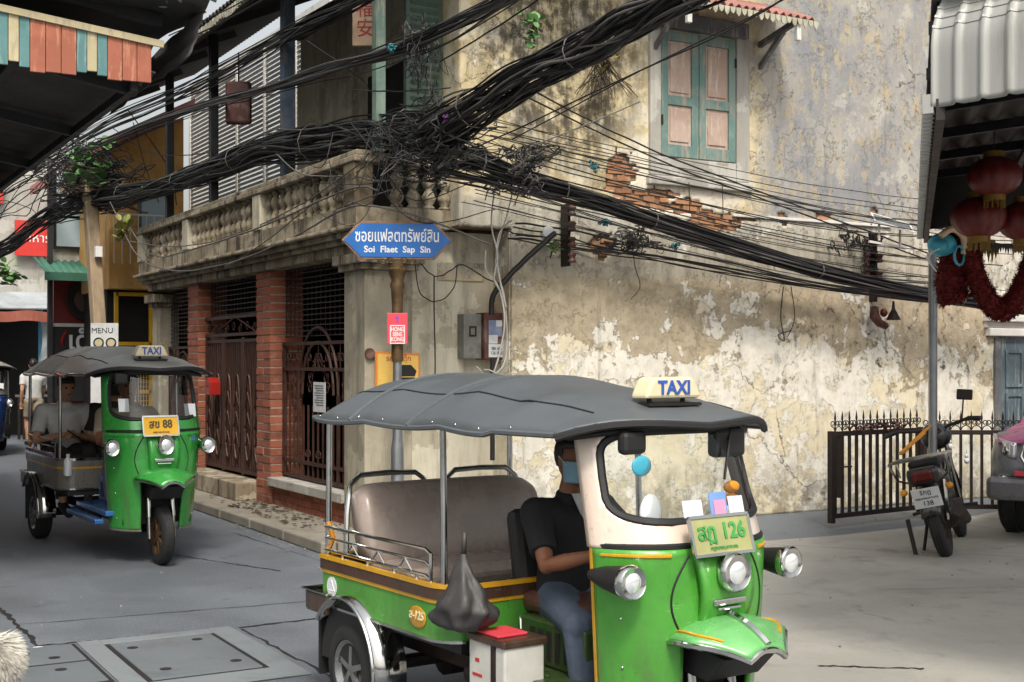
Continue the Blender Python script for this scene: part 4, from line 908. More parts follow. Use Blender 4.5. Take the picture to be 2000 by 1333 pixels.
    # wiper, stickers, mirror, handlebar
    p0, p1 = Vector(scrn(.72, .9)), Vector(scrn(.6, .55)); MB().tube([tuple(p0+Vector((.02, 0, .03))), tuple(p1+Vector((.025, 0, 0)))], .006, 5).build('wiper', 'rubber', sr)
    st = [(.42, .27, .1, .11, 'sticker_white'), (.55, .3, .09, .13, 'sticker_blue'), (.66, .32, .08, .07, 'sticker_white'), (.553, .31, .06, .06, 'sticker_pink')] if P.get('near') else [(.18, .45, .09, .1, 'sticker_white'), (.83, .35, .1, .1, 'sticker_white')]
    for i, (a, b, wd, ht, mt) in enumerate(st):
        c = Vector(scrn(a, b))+Vector((.006+.004*(i == 3), 0, 0)); MB().obox(c, (.003, wd, ht), Matrix.Rotation(R(-14), 3, 'Y')).build('sticker', mt, T)
    MB().obox((1.74, -.3, 1.39), (.05, .12, .09)).build('mirror', 'vinyl_dark', T, bevel=.02)
    if P.get('near'):
        MB().obox((1.74, .2, 1.375), (.06, .17, .12)).build('mirror', 'vinyl_dark', T, bevel=.02)
        MB().ell((1.78, -.24, 1.12), (.02, .055, .075), 14, 10).build('round_mirror', 'sticker_white', T, smooth=2)
        for z in (1.2, 1.15): MB().ell((1.8, .17, z), (.012, .045, .026), 12, 8).build('charm', 'orange_bit', T, smooth=2)
        MB().ell((1.75, -.26, 1.3), (.008, .05, .04), 12, 8).build('blue_sticker', 'turquoise', T, smooth=2)
    MB().tube([(1.5, -.3, .98), (1.56, -.2, 1.0), (1.66, 0, .97), (1.56, .2, 1.0), (1.5, .3, .98)], .013, 7).build('handlebar', 'chrome', T, smooth=True)
    MB().tube([(1.66, 0, .97), (1.82, 0, .6)], .025, 8).build('steering_column', 'iron_dark', T)
    # lamps, emblem, fender, fork
    nose = MB().grid(lambda a, b: (1.90+.05*math.sin(b*math.pi), (.12+.02*b)*(2*a-1), .68+.30*b), 8, 8).build('nose', g, T, smooth=2, solid=.03)
    lamp(T, (1.985, 0, .90), .068, .13, 'chrome', 'headlight')
    for s in (-1, 1): lamp(T, (1.87, s*.42, .885), .06, .24, 'vinyl_dark' if P.get('near') else 'chrome', 'side_light')
    m = MB(); m.box(1.955, 1.97, -.085, .085, .775, .80); m.box(1.955, 1.968, -.06, .06, .755, .768); m.build('emblem', 'chrome', T, bevel=.006)
    def fend(a, b):
        v = 2*b-1; x = 1.78+.38*a; yw = (.2+.05*math.sin(a*math.pi))*(1-.55*max(0, a-.6)/.4); z = .70+.055*math.sin(a*2.2)-.10*a*a-(.085-.05*a)*abs(v)**2.2; return (x, yw*v, z)
    fd = MB().grid(fend, 20, 18).build('front_fender', P['fender'], T, smooth=2, solid=.014)
    rim = [fend(k/16, 0) for k in range(17)]+[fend(1, k/10) for k in range(1, 11)]+[fend(1-k/16, 1) for k in range(1, 17)]
    MB().tube([(p[0], p[1], p[2]-.008) for p in rim], .013, 6).build('fender_edge', 'chrome', fd, smooth=True)
    if P.get('near'):
        MB().tube([tuple(Vector(fend(k/14, .5))+Vector((0, 0, .012))) for k in range(15)], .016, 6).build('fender_crest', 'chrome', fd, smooth=True)
        for s in (0, 1): MB().tube([tuple(Vector(fend(k/14, .07+.86*s))+Vector((0, 0, .01))) for k in range(12)], .007, 5).build('fender_line', 'tuk_yellow', fd, smooth=True)
    m = MB(); m.prism([(2.08, .60), (1.78, .66), (1.78, .52), (1.98, .5)], lambda a, b, d: (a, d, b), -.14, .14); m.build('inner_guard', 'vinyl_dark', T, bevel=.01)
    for s in (-1, 1):
        fk = MB().tube([(1.82, s*.105, .72), (1.87, s*.105, .36)], .026, 10).build('fork_leg', 'chrome', T, smooth=True)
        MB().tube([(1.865, s*.105, .40), (1.885, s*.105, .2)], .02, 10).build('fork_slider', 'chrome', fk, smooth=True)
    wheel(T, (1.88, 0, .222), .222, .1, 'bronze_post' if not P.get('near') else 'alloy', spokes=7)
    MB().box(1.74, 1.78, -.3, .3, .3, .68).build('inner_panel', 'vinyl_dark', T)
    # number plate, roof sign
    Mp = Matrix.Rotation(R(-16), 3, 'Y'); c = Vector((1.945, -.03, 1.04))
    pl = MB().obox(c, (.008, .30, .14), Mp).build('number_plate', P['plate'], T, bevel=.003)
    MB().ring([(-.155, -.075), (.155, -.075), (.155, .075), (-.155, .075)], [(-.145, -.065), (.145, -.065), (.145, .065), (-.145, .065)], -.006, .006)
    pf = MB(); 
    for yy, zz, wy, wz in ((0, .073, .31, .012), (0, -.073, .31, .012), (.153, 0, .012, .14), (-.153, 0, .012, .14)): pf.obox(c+Mp @ Vector((.003, yy, zz)), (.012, wy, wz), Mp)
    pf.build('plate_frame', 'chrome', pl)
    if P['num']: txt(P['num'], .085, P['numm'], pl, frame_M(c+Mp @ Vector((.007, 0, .012)), (0, 1, 0), Mp @ Vector((0, 0, 1))), ext=.002, bold=.002)
    txt('กรุงเทพมหานคร', .022, P['numm'], pl, frame_M(c+Mp @ Vector((.007, 0, -.048)), (0, 1, 0), Mp @ Vector((0, 0, 1))), ext=.001)
    sx = 1.6; sz = roof((sx+.42)/2.27, .5)[2]
    sg = MB(); sg.prism([(-.2, 0), (.2, 0), (.19, .03), (.15, .105), (.12, .115), (-.12, .115), (-.15, .105), (-.19, .03)], lambda a, b, d: (sx+d, a*.74, sz+.03+b*.74), -.05, .05); sg = sg.build('taxi_sign', 'sign_cream', T, bevel=.012)
    m = MB()
    for s in (-1, 1): m.tube([(sx, s*.09, sz-.01), (sx, s*.09, sz+.035)], .01, 6)
    m.box(sx-.06, sx+.06, -.14, .14, sz+.0, sz+.012); m.build('sign_feet', 'iron_dark', sg)
    for s, nx in ((1, 1), (-1, -1)): txt('TAXI', .078, 'blue_print', sg, frame_M((sx+.052*s, 0, sz+.071), (0, s, 0), (0, 0, 1)), ext=.002, bold=.002)
    if P.get('near'):
        ov = MB(); ov.ell((.62, -.583, .575), (.075, .005, .05), 18, 8); ov = ov.build('side_badge', 'tuk_yellow', tub, smooth=2)
        txt('ส-125', .052, 'sign_cream', ov, frame_M((.62, -.589, .582), (1, 0, 0), (0, 0, 1)), bold=.001)
        bd = MB().lathe([(.042, 0), (.05, 0), (.05, .003), (.042, .003)], 20, (-.2, -.584, .59), 'y').build('emblem_ring', 'sticker_white', tub)
        m = MB()
        for k in range(3): a = R(90+120*k); a2 = a+R(120); m.bar((-.2+.036*math.cos(a), -.583, .59+.036*math.sin(a)), (-.2+.036*math.cos(a2), -.583, .59+.036*math.sin(a2)), .004, .008, (0, 1, 0))
        m.build('emblem_triangle', 'sticker_white', bd)
        bx = MB().box(1.0, 1.26, -.56, -.36, .30, .545).build('battery_box', 'battery_white', T, bevel=.008); m = MB(); m.box(.99, 1.27, -.57, -.35, .545, .575); m.build('lid', 'tuk_brown', bx, bevel=.006)
        MB().box(1.04, 1.2, -.55, -.4, .576, .588).build('red_cloth', 'sign_red', bx, bevel=.004); m = MB(); m.box(1.17, 1.2, -.566, -.56, .3, .545); m.build('strap', 'iron_dark', bx); m = MB(); m.box(1.03, 1.1, -.562, -.56, .4, .412); m.box(1.05, 1.08, -.562, -.56, .46, .475); m.build('print', 'red_print', bx)
        MB().box(.93, .97, -.5, -.44, .25, .6).build('bracket', 'iron_dark', T)
    else:
        bo = MB().lathe([(0, 0), (.035, .005), (.038, .02), (.038, .12), (.028, .135), (.015, .15), (.017, .175), (0, .18)], 14, (.86, -.5, .6)).build('bottle', 'sticker_white', T, smooth=True)
        MB().box(.8, 1.66, -.5, -.42, .30, .34).build('side_step', P['floor'], T, bevel=.01)
        MB().tube([(-.28, -.585, .76), (.72, -.585, .75)], .012, 6).build('purple_tape', 'purple', T)
        txt('a', .08, 'blue_print', cw, frame_M((1.9, .28, .95), (.35, .94, 0), (0, 0, 1)))
    return T
near = dict(near=True, body='tuk_green', trim='tuk_brown', floor='tuk_dkgreen', floor2='tuk_dkgreen', canopy='vinyl_grey', screen='tuk_white', fender='tuk_fender', plate='plate_faded', num='สฎ 126', numm='green_print', crest=1.635)
far = dict(tub='tuk_steel', body='tuk_green2', trim='tuk_steel', floor='tuk_blue', floor2='tuk_blue', canopy='vinyl_grey2', screen='tuk_green2', fender='tuk_green2', plate='plate_yellow', num='สข 88', numm='brown_print', crest=1.64)
blue = dict(far); blue.update(body='tuk_navy', screen='tuk_steel', fender='tuk_navy', floor='tuk_steel', num='')
def cw_(cx, cd): return c2w(cx, cd)
NT_ = (*c2w(-.297, 6.52), 0); NA = math.atan2(-.996, .0903)
TN = tuktuk('green tuk-tuk with grey canopy, white windscreen surround and a masked driver', NT_, NA, 1.0, near)
fw = gnd(315, 1103); fa = R(-88); FS = 1.12
TF = tuktuk('green tuk-tuk with yellow number plate and blue floor carrying two passengers', (fw.x-1.88*FS*1.06*math.cos(fa), fw.y-1.88*FS*1.06*math.sin(fa), 0), fa, FS, dict(far, stretch=1.06, slim=.86))
TB = tuktuk('dark blue tuk-tuk following far behind the green ones', (-1.62, 15.2, 0), R(-91), 1.1, blue)
# hanging plastic bag on the near tuk-tuk's post
def on(T, p): return T.matrix_basis @ Vector(p)
bag = MB()
def bagf(a, b):
    an = 2*math.pi*a; zz = b; r = .11*(math.sin(min(1, zz*1.02)*math.pi*.86+.05))**.8*(1-.1*zz)+.008; r *= 1+.13*nz(math.cos(an)*2, math.sin(an)*2, zz*3, 1.3); return (r*1.15*math.cos(an), r*.75*math.sin(an), .30*(zz))
def bagf2(a, b):
    an = 2*math.pi*a; t_ = 1-b; r = .014+.135*min(1, t_/.7)**1.15 if t_ < .7 else .149*math.sqrt(max(0, 1-((t_-.7)/.3)**3))
    r *= 1+.10*math.sin(an*6+3*nz(b*3, 1, 0))*min(1, 2-2*b)+.35*(nz(math.cos(an)*1.5, math.sin(an)*1.5, b*3)+.5*nz(math.cos(an)*4, math.sin(an)*4, b*4)-.45*abs(nz(math.cos(an)*3, math.sin(an)*3+5, b*5))); return (r*1.1*math.cos(an), r*.8*math.sin(an), .36*b)
bag.grid(bagf2, 28, 26); bag.tube([(0, 0, .35), (.01, 0, .46)], .012, 6)
bo_ = tag(bag.build('plastic_bag', 'bag_plastic', smooth=2), 'knotted dark plastic bag hanging from the canopy post of the nearer tuk-tuk', 'bag'); bo_.location = on(TN, (1.02, -.6, .58)); bo_.rotation_euler = (0, 0, NA); bo_.scale = (.92, .92, .9)
# ------------------------------------------------ people: one skinned surface from tapered limbs, clothes as children
def person(name_label, loc, rz, J, C, sc=1.0, vox=.011, holds=None):
    """J joints in local metres (x forward, y left, z up)"""
    T = thing('person', name_label, 'person', loc, rz, world=False); T.scale = (sc, sc, sc)
    V = lambda k: Vector(J[k])
    hd = V('head'); nk = V('neck'); ch = V('chest'); pe = V('pelvis'); fwd = Vector(J.get('face', (1, 0, 0))).normalized(); sd = Vector((0, 0, 1)).cross(fwd).normalized(); upv = fwd.cross(sd)
    b = MB()
    def torso(m, e, zs=(0, 1)):
        for k in range(13):
            t_ = k/12; c = pe.lerp(ch, t_); w_ = .155-.03*math.sin(t_*math.pi)+.03*t_; d_ = .105+.012*math.sin(t_*2); m.ell(c, (d_+e, w_+e, .075+e), 14, 8)
        for s, k in ((1, 'sl'), (-1, 'sr')): m.tube([ch, V(k)], [.085+e, .062+e], 10); m.ell(V(k), (.062+e,)*3, 10, 8)
    torso(b, 0)
    b.tube([ch, nk, hd-upv*.06], [.07, .055, .052], 10)
    # head
    b.ell(hd, (.092, .074, .115), 16, 12); b.ell(hd+fwd*.03-upv*.06, (.06, .055, .055), 12, 8); b.ell(hd+fwd*.098-upv*.018, (.018, .013, .024), 8, 6); b.tube([hd+fwd*.09+upv*.03, hd+fwd*.1-upv*.015], [.008, .014], 6)
    for s in (-1, 1): b.ell(hd+sd*s*.076-upv*.01, (.02, .012, .032), 8, 6)
    for s, q in ((1, 'l'), (-1, 'r')):
        S_, E_, W_ = V('s'+q), V('e'+q), V('w'+q)
        b.tube([S_, S_.lerp(E_, .5), E_, E_.lerp(W_, .4), W_], [.052, .047, .038, .037, .026], 10); b.ell(E_, (.038,)*3, 8, 6)
        d = (W_-E_).normalized(); lat = d.cross(Vector((0, 0, 1)));  lat = lat.normalized() if lat.length > .1 else Vector((0, 1, 0)); dn = d.cross(lat).normalized()
        if dn.z > 0: dn = -dn
        pc = W_+d*.045; b.tube([W_, W_+d*.03, W_+d*.085], [.026, .032, .03], 8)
        for k in range(4):
            r0 = W_+d*.08+lat*(.012*(k*2-3)*.8); L = (.07, .08, .075, .058)[k]
            b.tube([r0, r0+d*L*.45+dn*.012, r0+d*L*.7+dn*.035, r0+d*L*.62+dn*.055], [.0095, .009, .0085, .007], 6)
        b.tube([W_+d*.03+lat*.025*s, W_+d*.06+lat*.045*s+dn*.01, W_+d*.085+lat*.04*s+dn*.03], [.012, .0105, .009], 6)
        if 'h'+q in J:
            Hh, Kn, An = V('h'+q), V('k'+q), V('a'+q); b.tube([Hh, Hh.lerp(Kn, .5), Kn, Kn.lerp(An, .35), An], [.088, .074, .055, .056, .038], 10); b.ell(Kn, (.055,)*3, 8, 6); b.tube([An, An+fwd*.03-Vector((0, 0, .05)), An+fwd*.15-Vector((0, 0, .06))], [.038, .04, .03], 8)
    body = b.build('body', C['skin'], T, remesh=vox)
    s_ = MB(); torso(s_, .014)
    for q in 'lr':
        S_, E_ = V('s'+q), V('e'+q); en = S_.lerp(E_, C.get('sleeve', .75)); s_.tube([S_, en], [.072, .062], 12)
    s_.tube([ch, nk-upv*.01], [.09, .066], 10); s_.build('shirt', C['shirt'], T, remesh=vox)
    if 'hl' in J:
        p_ = MB(); p_.ell(pe, (.12, .165, .1), 14, 8)
        for q in 'lr':
            Hh, Kn, An = V('h'+q), V('k'+q), V('a'+q); e_ = C.get('leglen', .92)
            if e_ <= .5: p_.tube([Hh, Hh.lerp(Kn, e_*2)], [.104, .085], 12)
            else: p_.tube([Hh, Kn, Kn.lerp(An, e_)], [.104, .074, .062], 12); p_.ell(Kn, (.074,)*3, 8, 6)
        p_.build('trousers', C['trousers'], T, remesh=vox)
        for q in 'lr':
            sh = MB(); An = V('a'+q); sh.tube([An-Vector((0, 0, .03))-fwd*.02, An+fwd*.05-Vector((0, 0, .055)), An+fwd*.17-Vector((0, 0, .065))], [.045, .047, .036], 10)
            sh.build('shoe', 'shoe', T, remesh=vox)
    h_ = MB(); h_.ell(hd-fwd*.012+upv*.022, (.098, .083, .112), 18, 12)
    h_.v = [v for v in h_.v]; hm = h_.build('hair', C.get('hair', 'hair'), T, smooth=2)
    # trim the face side of the hair
    bm = bmesh.new(); bm.from_mesh(hm.data); cut = [f for f in bm.faces if ((f.calc_center_median()-hd).dot(fwd) > .02 and (f.calc_center_median()-hd).dot(upv) < .055) or (f.calc_center_median()-hd).dot(upv) < -.045]
    bmesh.ops.delete(bm, geom=cut, context='FACES'); bm.to_mesh(hm.data); bm.free(); q = hm.modifiers.new('s', 'SOLIDIFY'); q.thickness = .012
    for s in (-1, 1): MB().ell(hd+fwd*.083+sd*s*.031+upv*.012, (.009, .013, .008), 8, 6).build('eye', 'eye', T, smooth=2)
    if C.get('mask'):
        m = MB(); m.grid(lambda a, b_: tuple(hd+fwd*((.122-.02*b_*b_)*math.cos((a-.5)*2.7))+sd*((.088-.012*b_)*math.sin((a-.5)*2.7))-upv*(.004+.098*b_)), 12, 8); m.build('face_mask', C['mask'], T, smooth=2, solid=.004)
    else: MB().ell(hd+fwd*.085-upv*.052, (.012, .024, .006), 8, 6).build('mouth', 'sign_red' if False else 'seat_brown', T, smooth=2)
    if C.get('vest'):
        m = MB(); m.prism([(-.045, .02), (.045, .02), (0, -.1)], lambda a, b_, d: tuple(nk+fwd*(.075+d-.25*b_)+sd*a+Vector((0, 0, b_-.03))), 0, .012); m.build('undershirt', C['vest'], T)
        for s in (-1, 1): MB().tube([tuple(hd+fwd*.05+sd*s*.083-upv*.02), tuple(hd+sd*s*.088+upv*.015)], .003, 4).build('ear_loop', 'sticker_white', T)
    if C.get('cap'):
        m = MB(); m.ell(hd+upv*.045, (.104, .09, .09), 16, 10); m.grid(lambda a, b_: tuple(hd+upv*.05+fwd*(.08+.09*b_)+sd*(.075*(2*a-1)*(1-.3*b_*b_))-upv*.012*b_), 8, 5); m.build('cap', C['cap'], T, smooth=2)
    return T
sit = dict(pelvis=(0, 0, .1), chest=(.0, 0, .42), neck=(.02, 0, .56), head=(.05, 0, .70), sl=(.01, .19, .46), sr=(.01, -.19, .46), el=(.06, .25, .2), er=(.06, -.25, .2), wl=(.3, .16, .2), wr=(.3, -.16, .2), hl=(.03, .09, .07), hr=(.03, -.09, .07), kl=(.43, .12, .09), kr=(.43, -.12, .09), al=(.46, .11, -.32), ar=(.46, -.11, -.32))
drv = dict(sit); drv.update(el=(.2, .28, .28), er=(.2, -.27, .26), wl=(.46, .24, .33), wr=(.46, -.24, .33), kl=(.36, .2, .02), kr=(.36, -.22, .02), al=(.4, .2, -.24), ar=(.4, -.22, -.24), face=(1, -.05, -.02))
person('driver in dark shirt, jeans and pale blue face mask gripping the tuk-tuk handlebar', tuple(on(TN, (.95, 0, .585))), NA, drv, dict(skin='skin_tan', shirt='cloth_black', trousers='cloth_jeans', mask='mask_blue', vest='cloth_white'), .98, .009)
def onF(p): return tuple(TF.matrix_basis @ Vector(p))
ph = dict(sit); ph.update(head=(.1, .0, .69), face=(1, .15, -.35), wr=(.34, -.06, .26), er=(.12, -.27, .2), wl=(.34, .02, .25))
person('passenger in white t-shirt looking down at a phone in both hands', onF((.0, -.3, .66)), fa, ph, dict(skin='skin_light', shirt='cloth_white', trousers='cloth_dark'), 1.05)
person('passenger in dark t-shirt and dark cap on the far side of the bench', onF((.02, .2, .66)), fa, sit, dict(skin='skin_light', shirt='cloth_dark', trousers='cloth_dark', cap='cloth_black', mask='cloth_black'), 1.05)
person('driver half hidden behind the windscreen of the yellow-plated tuk-tuk', onF((.98, 0, .64)), fa, drv, dict(skin='skin_tan', shirt='cloth_beige', trousers='cloth_jeans'), 1.08)
pho = MB().obox((0, 0, 0), (.075, .15, .01)).build('phone', 'rubber', bevel=.006); tag(pho, 'black mobile phone held by the passenger in white', 'phone'); pho.location = Vector(onF((.0, -.3, .66)))+Vector((.0, -.48, .28)); pho.rotation_euler = (R(35), 0, R(80))
wk = dict(pelvis=(0, 0, .95), chest=(.02, 0, 1.3), neck=(.03, 0, 1.46), head=(.05, 0, 1.6), sl=(.01, .19, 1.36), sr=(.01, -.19, 1.36), el=(-.08, .24, 1.1), er=(.1, -.23, 1.1), wl=(-.02, .24, .87), wr=(.24, -.2, .9), hl=(0, .09, .92), hr=(0, -.09, .92), kl=(.14, .09, .5), kr=(-.04, -.09, .49), al=(.06, .09, .12), ar=(-.26, -.09, .14))
person('pedestrian in white top and beige shorts walking behind the tuk-tuk', (-.3, 16.0, 0), R(95), wk, dict(skin='skin_light', shirt='cloth_white', trousers='cloth_beige', leglen=.4, sleeve=.6), 1.02, .014)
person('pedestrian in pale blue top and cap beyond the tuk-tuk', (.28, 15.2, 0), R(-80), wk, dict(skin='skin_light', shirt='cap_blue', trousers='cloth_dark', cap='cap_blue'), .98, .014)

# ------------------------------------------------ motorcycle, rear towards us (x forward)
mr = gnd(1850, 1088); mf = gnd(1885, 1042); md = (mf-mr); ma = math.atan2(md.y, md.x)
MT = thing('motorcycle', 'black parked motorcycle with chrome rear rack leaning on its stand by the gate', 'motorcycle', tuple(mr), ma, world=False); MT.rotation_euler = (R(-13), 0, ma); MT.scale = (1.12, 1.12, 1.12)
wheel(MT, (0, 0, .285), .285, .1, 'iron_dark', spokes=8); wheel(MT, (1.25, 0, .285), .285, .085, 'iron_dark', spokes=8)
m = MB(); m.grid(lambda a, b: (.33*math.cos(R(40+130*a)), (.075)*(2*b-1), .285+.33*math.sin(R(40+130*a))+.02*(1-abs(2*b-1)**2)), 16, 6); m.build('rear_mudguard', 'moto_black', MT, smooth=2, solid=.01)
m = MB(); m.obox((-.27, 0, .42), (.02, .15, .3), Matrix.Rotation(R(-20), 3, 'Y')); m.build('mud_flap', 'rubber', MT, bevel=.01)
m = MB(); m.grid(lambda a, b: (1.25+.32*math.cos(R(20+130*a)), .06*(2*b-1), .285+.32*math.sin(R(20+130*a))), 14, 4); m.build('front_mudguard', 'moto_black', MT, smooth=2, solid=.01)
m = MB(); m.ell((.1, 0, .62), (.34, .1, .1), 16, 10); m.ell((.55, 0, .55), (.2, .09, .12), 12, 8); m.tube([(.5, 0, .5), (.9, 0, .42), (1.05, 0, .75)], [.09, .07, .06], 10); m.build('body', 'moto_black', MT, remesh=.014)
m = MB(); m.box(-.12, .55, -.12, .12, .71, .78); m.build('seat', 'rubber', MT, bevel=.03)
m = MB(); m.ell((.62, .0, .28), (.17, .12, .13), 14, 8); m.lathe([(.07, -.14), (.07, .14)], 14, (.6, 0, .32), 'y'); m.build('engine', 'iron_dark', MT, smooth=2)
m = MB(); m.tube([(.55, -.15, .25), (.2, -.18, .25), (-.2, -.19, .36)], [.025, .045, .05], 10); m.build('exhaust', 'iron_dark', MT, smooth=True)
tl = MB().obox((-.27, 0, .66), (.09, .24, .14), Matrix.Rotation(R(-18), 3, 'Y')).build('tail_housing', 'moto_black', MT, bevel=.035); MB().obox((-.315, 0, .665), (.04, .16, .09), Matrix.Rotation(R(-18), 3, 'Y')).build('tail_light', 'tail_red', tl, bevel=.02)
for s in (-1, 1):
    MB().ell((-.26, s*.17, .56), (.035, .03, .025), 10, 6).build('indicator', 'orange_bit', MT, smooth=2)
    MB().tube([(0, s*.07, .285), (-.02, s*.11, .6)], .022, 8).build('shock_absorber', 'chrome', MT, smooth=True)
    MB().tube([(1.25, s*.06, .285), (1.05, s*.07, .85)], .02, 8).build('fork_leg', 'chrome', MT, smooth=True)
    MB().tube([(0, s*.06, .285), (.5, s*.06, .33)], .018, 6).build('swing_arm', 'iron_dark', MT)
Mp = Matrix.Rotation(R(-22), 3, 'Y'); c = Vector((-.345, 0, .50)); mp = MB().obox(c, (.006, .21, .165), Mp).build('number_plate', 'plate_white', MT, bevel=.003)
for z, tx, sz_ in ((.048, '5กฎ', .05), (0, 'กรุงเทพมหานคร', .026), (-.045, '138', .055)): txt(tx, sz_, 'black_print', mp, frame_M(c+Mp @ Vector((-.005, 0, z)), (0, -1, 0), Mp @ Vector((0, 0, 1))), ext=.001)
m = MB()
for y in (-.2, -.12, .12, .2): m.tube([(-.42, y, .80), (.1, y, .79)], .009, 6)
for x in (-.42, -.3, -.15, .0): m.tube([(x, -.21, .80), (x, .21, .80)], .009, 6)
for s in (-1, 1): m.tube([(-.42, s*.21, .8), (-.3, s*.19, .66), (-.1, s*.1, .6)], .009, 6); m.tube([(-.1, s*.2, .8), (-.25, s*.17, .68)], .008, 6)
m.build('rack', 'chrome', MT, smooth=True)
MB().tube([(.98, -.36, .98), (1.0, -.3, 1.0), (1.06, -.08, .96), (1.06, .08, .96), (1.0, .3, 1.0), (.98, .36, .98)], .014, 8).build('handlebar', 'iron_dark', MT, smooth=True)
for s in (-1, 1): MB().tube([(.99, s*.3, 1.0), (.96, s*.4, .98)], .02, 8).build('grip', 'rubber', MT)
m = MB(); m.ell((1.08, 0, .9), (.12, .13, .12), 14, 9); m.build('headlamp_cowl', 'moto_black', MT, smooth=2)
for s in (-1,):
    mq = MB().tube([(1.0, s*.25, 1.0), (.98, s*.3, 1.16)], .007, 6).build('mirror', 'rubber', MT); MB().obox((.975, s*.32, 1.2), (.02, .13, .09), Matrix.Rotation(R(15), 3, 'X')).build('glass', 'iron_dark', mq, bevel=.03)
m = MB(); m.tube([(.25, .1, .32), (.2, .2, .02)], .014, 6); m.bar((.17, .2, .012), (.25, .2, .012), .05, .015); m.build('side_stand', 'iron_dark', MT)
m = MB(); m.bar((-.05, .22, .34), (-.05, .22, .03), .03, .03); m.bar((-.1, .22, .02), (.02, .22, .02), .05, .02); m.build('centre_stand', 'iron_dark', MT)
for s in (-1, 1): MB().tube([(.55, s*.13, .33), (.55, s*.26, .32)], .014, 6).build('foot_peg', 'rubber', MT)
um = MB(); um.tube([(0, 0, 0), (.05, 0, .04), (.4, 0, .34), (.55, 0, .47)], [.012, .035, .032, .006], 8); um.tube([(.0, .03, .01), (.4, .035, .32)], .018, 6); um.tube([(.0, -.03, .01), (.42, -.03, .34)], .018, 6)
ub = tag(um.build('folded_umbrella', 'orange_bit', smooth=2), 'yellow brown folded umbrella tied across the motorcycle handlebar', 'umbrella'); up_ = MT.matrix_basis @ Vector((.62, .26, .82)); ub.location = up_; ub.rotation_euler = (0, 0, -.3); ub.scale = (.6, .6, .6)

# ------------------------------------------------ pink and grey car, front towards us
fc = Vector((*c2w(5.26, 11.75), 0)); CA = math.atan2(-.449, -.893)
CR_ = thing('parked_car', 'grey and pink tall car with chrome-edged grille parked by the fence', 'car', (fc.x, fc.y, 0), CA, world=False)
def carsec(x, top, hw, zb=.42, shoulder=None):
    sh = shoulder or top; return [(-hw*.96, zb), (-hw, zb+.2), (-hw, sh*.82), (-hw*.93, sh), (-hw*.75, top), (0, top*1.012), (hw*.75, top), (hw*.93, sh), (hw, sh*.82), (hw, zb+.2), (hw*.96, zb)]
def loft(secs):
    m = MB(); n = len(secs[0][1]); vs = [(x, y, z) for x, s in secs for y, z in s]; fs = []
    for i in range(len(secs)-1):
        for k in range(n-1): fs.append((i*n+k, i*n+k+1, (i+1)*n+k+1, (i+1)*n+k))
    fs += [tuple(range(n)), tuple((len(secs)-1)*n+k for k in range(n))]; return m.add(vs, fs)
loft([(.06, carsec(0, .74, .78)), (-.04, carsec(0, .92, .86)), (-.25, carsec(0, 1.02, .91)), (-4.4, carsec(0, 1.04, .93)), (-4.55, carsec(0, .95, .9))]).build('body', 'suv_grey', CR_, smooth=True, bevel=.03)
loft([(-.02, [(-.8, .93), (-.4, 1.0), (0, 1.02), (.4, 1.0), (.8, .93)]), (-.2, [(-.84, .99), (-.4, 1.09), (0, 1.11), (.4, 1.09), (.84, .99)]), (-1.15, [(-.86, 1.07), (-.4, 1.2), (0, 1.22), (.4, 1.2), (.86, 1.07)])]).build('bonnet', 'suv_pink', CR_, smooth=True, bevel=.02)
loft([(-1.1, [(-.84, 1.05), (-.8, 1.1), (.8, 1.1), (.84, 1.05)]), (-1.75, [(-.84, 1.05), (-.66, 1.72), (.66, 1.72), (.84, 1.05)]), (-3.9, [(-.86, 1.05), (-.68, 1.74), (.68, 1.74), (.86, 1.05)]), (-4.5, [(-.86, 1.05), (-.8, 1.2), (.8, 1.2), (.86, 1.05)])]).build('cabin', 'suv_pink', CR_, bevel=.04)
m = MB(); m.add([(-1.14, -.72, 1.14), (-1.14, .72, 1.14), (-1.72, .6, 1.68), (-1.72, -.6, 1.68)], [(0, 1, 2, 3)]); m.build('windscreen', 'board_dark', CR_, solid=.03)
for s in (-1, 1):
    m = MB(); m.add([(-1.5, s*.80, 1.12), (-4.1, s*.84, 1.12), (-3.85, s*.72, 1.64), (-1.95, s*.70, 1.64)], [(0, 1, 2, 3)]); m.build('side_window', 'board_dark', CR_, solid=.03)
    for x in (-.85, -3.6): wheel(CR_, (x, s*.80, .37), .37, .24, 'alloy', spokes=6)
    m = MB(); m.lathe([(0, -.02), (.42, -.02), (.42, .1), (0, .1)], 24, (-.85, s*.84, .38), 'y'); m.build('wheel_arch', 'suv_trim', CR_)
    m = MB(); m.grid(lambda a, b: (.05-.5*a**1.5, s*(.62+.30*a**.8), .80+.14*b+.06*a), 10, 5); hl = m.build('headlight', 'lamp_glass', CR_, smooth=2, solid=.04); MB().ell((.02, s*.7, .86), (.03, .05, .05), 10, 8).build('reflector', 'chrome', hl, smooth=2)
    lamp(CR_, (.06, s*.72, .6), .05, .06, 'suv_trim', 'fog_lamp')
m = MB(); m.box(.04, .1, -.5, .5, .70, .93); m.build('grille', 'suv_trim', CR_, bevel=.02)
for z in (.74, .82, .9): MB().box(.1, .12, -.52, .52, z-.012, z+.012).build('grille_bar', 'chrome', CR_, bevel=.006)
for s in (-1, 1): MB().tube([(.11, s*.53, .95), (.12, s*.56, .82), (.12, s*.48, .68)], .018, 8).build('grille_edge', 'chrome', CR_, smooth=True)
m = MB(); m.box(-.02, .13, -.88, .88, .40, .62); m.build('front_bumper', 'suv_grey', CR_, bevel=.05); m = MB(); m.box(.12, .14, -.5, .5, .44, .58); m.build('lower_intake', 'suv_trim', CR_, bevel=.01)
MB().box(.1, .135, -.62, .62, .635, .685).build('red_band', 'sign_red', CR_, bevel=.01)
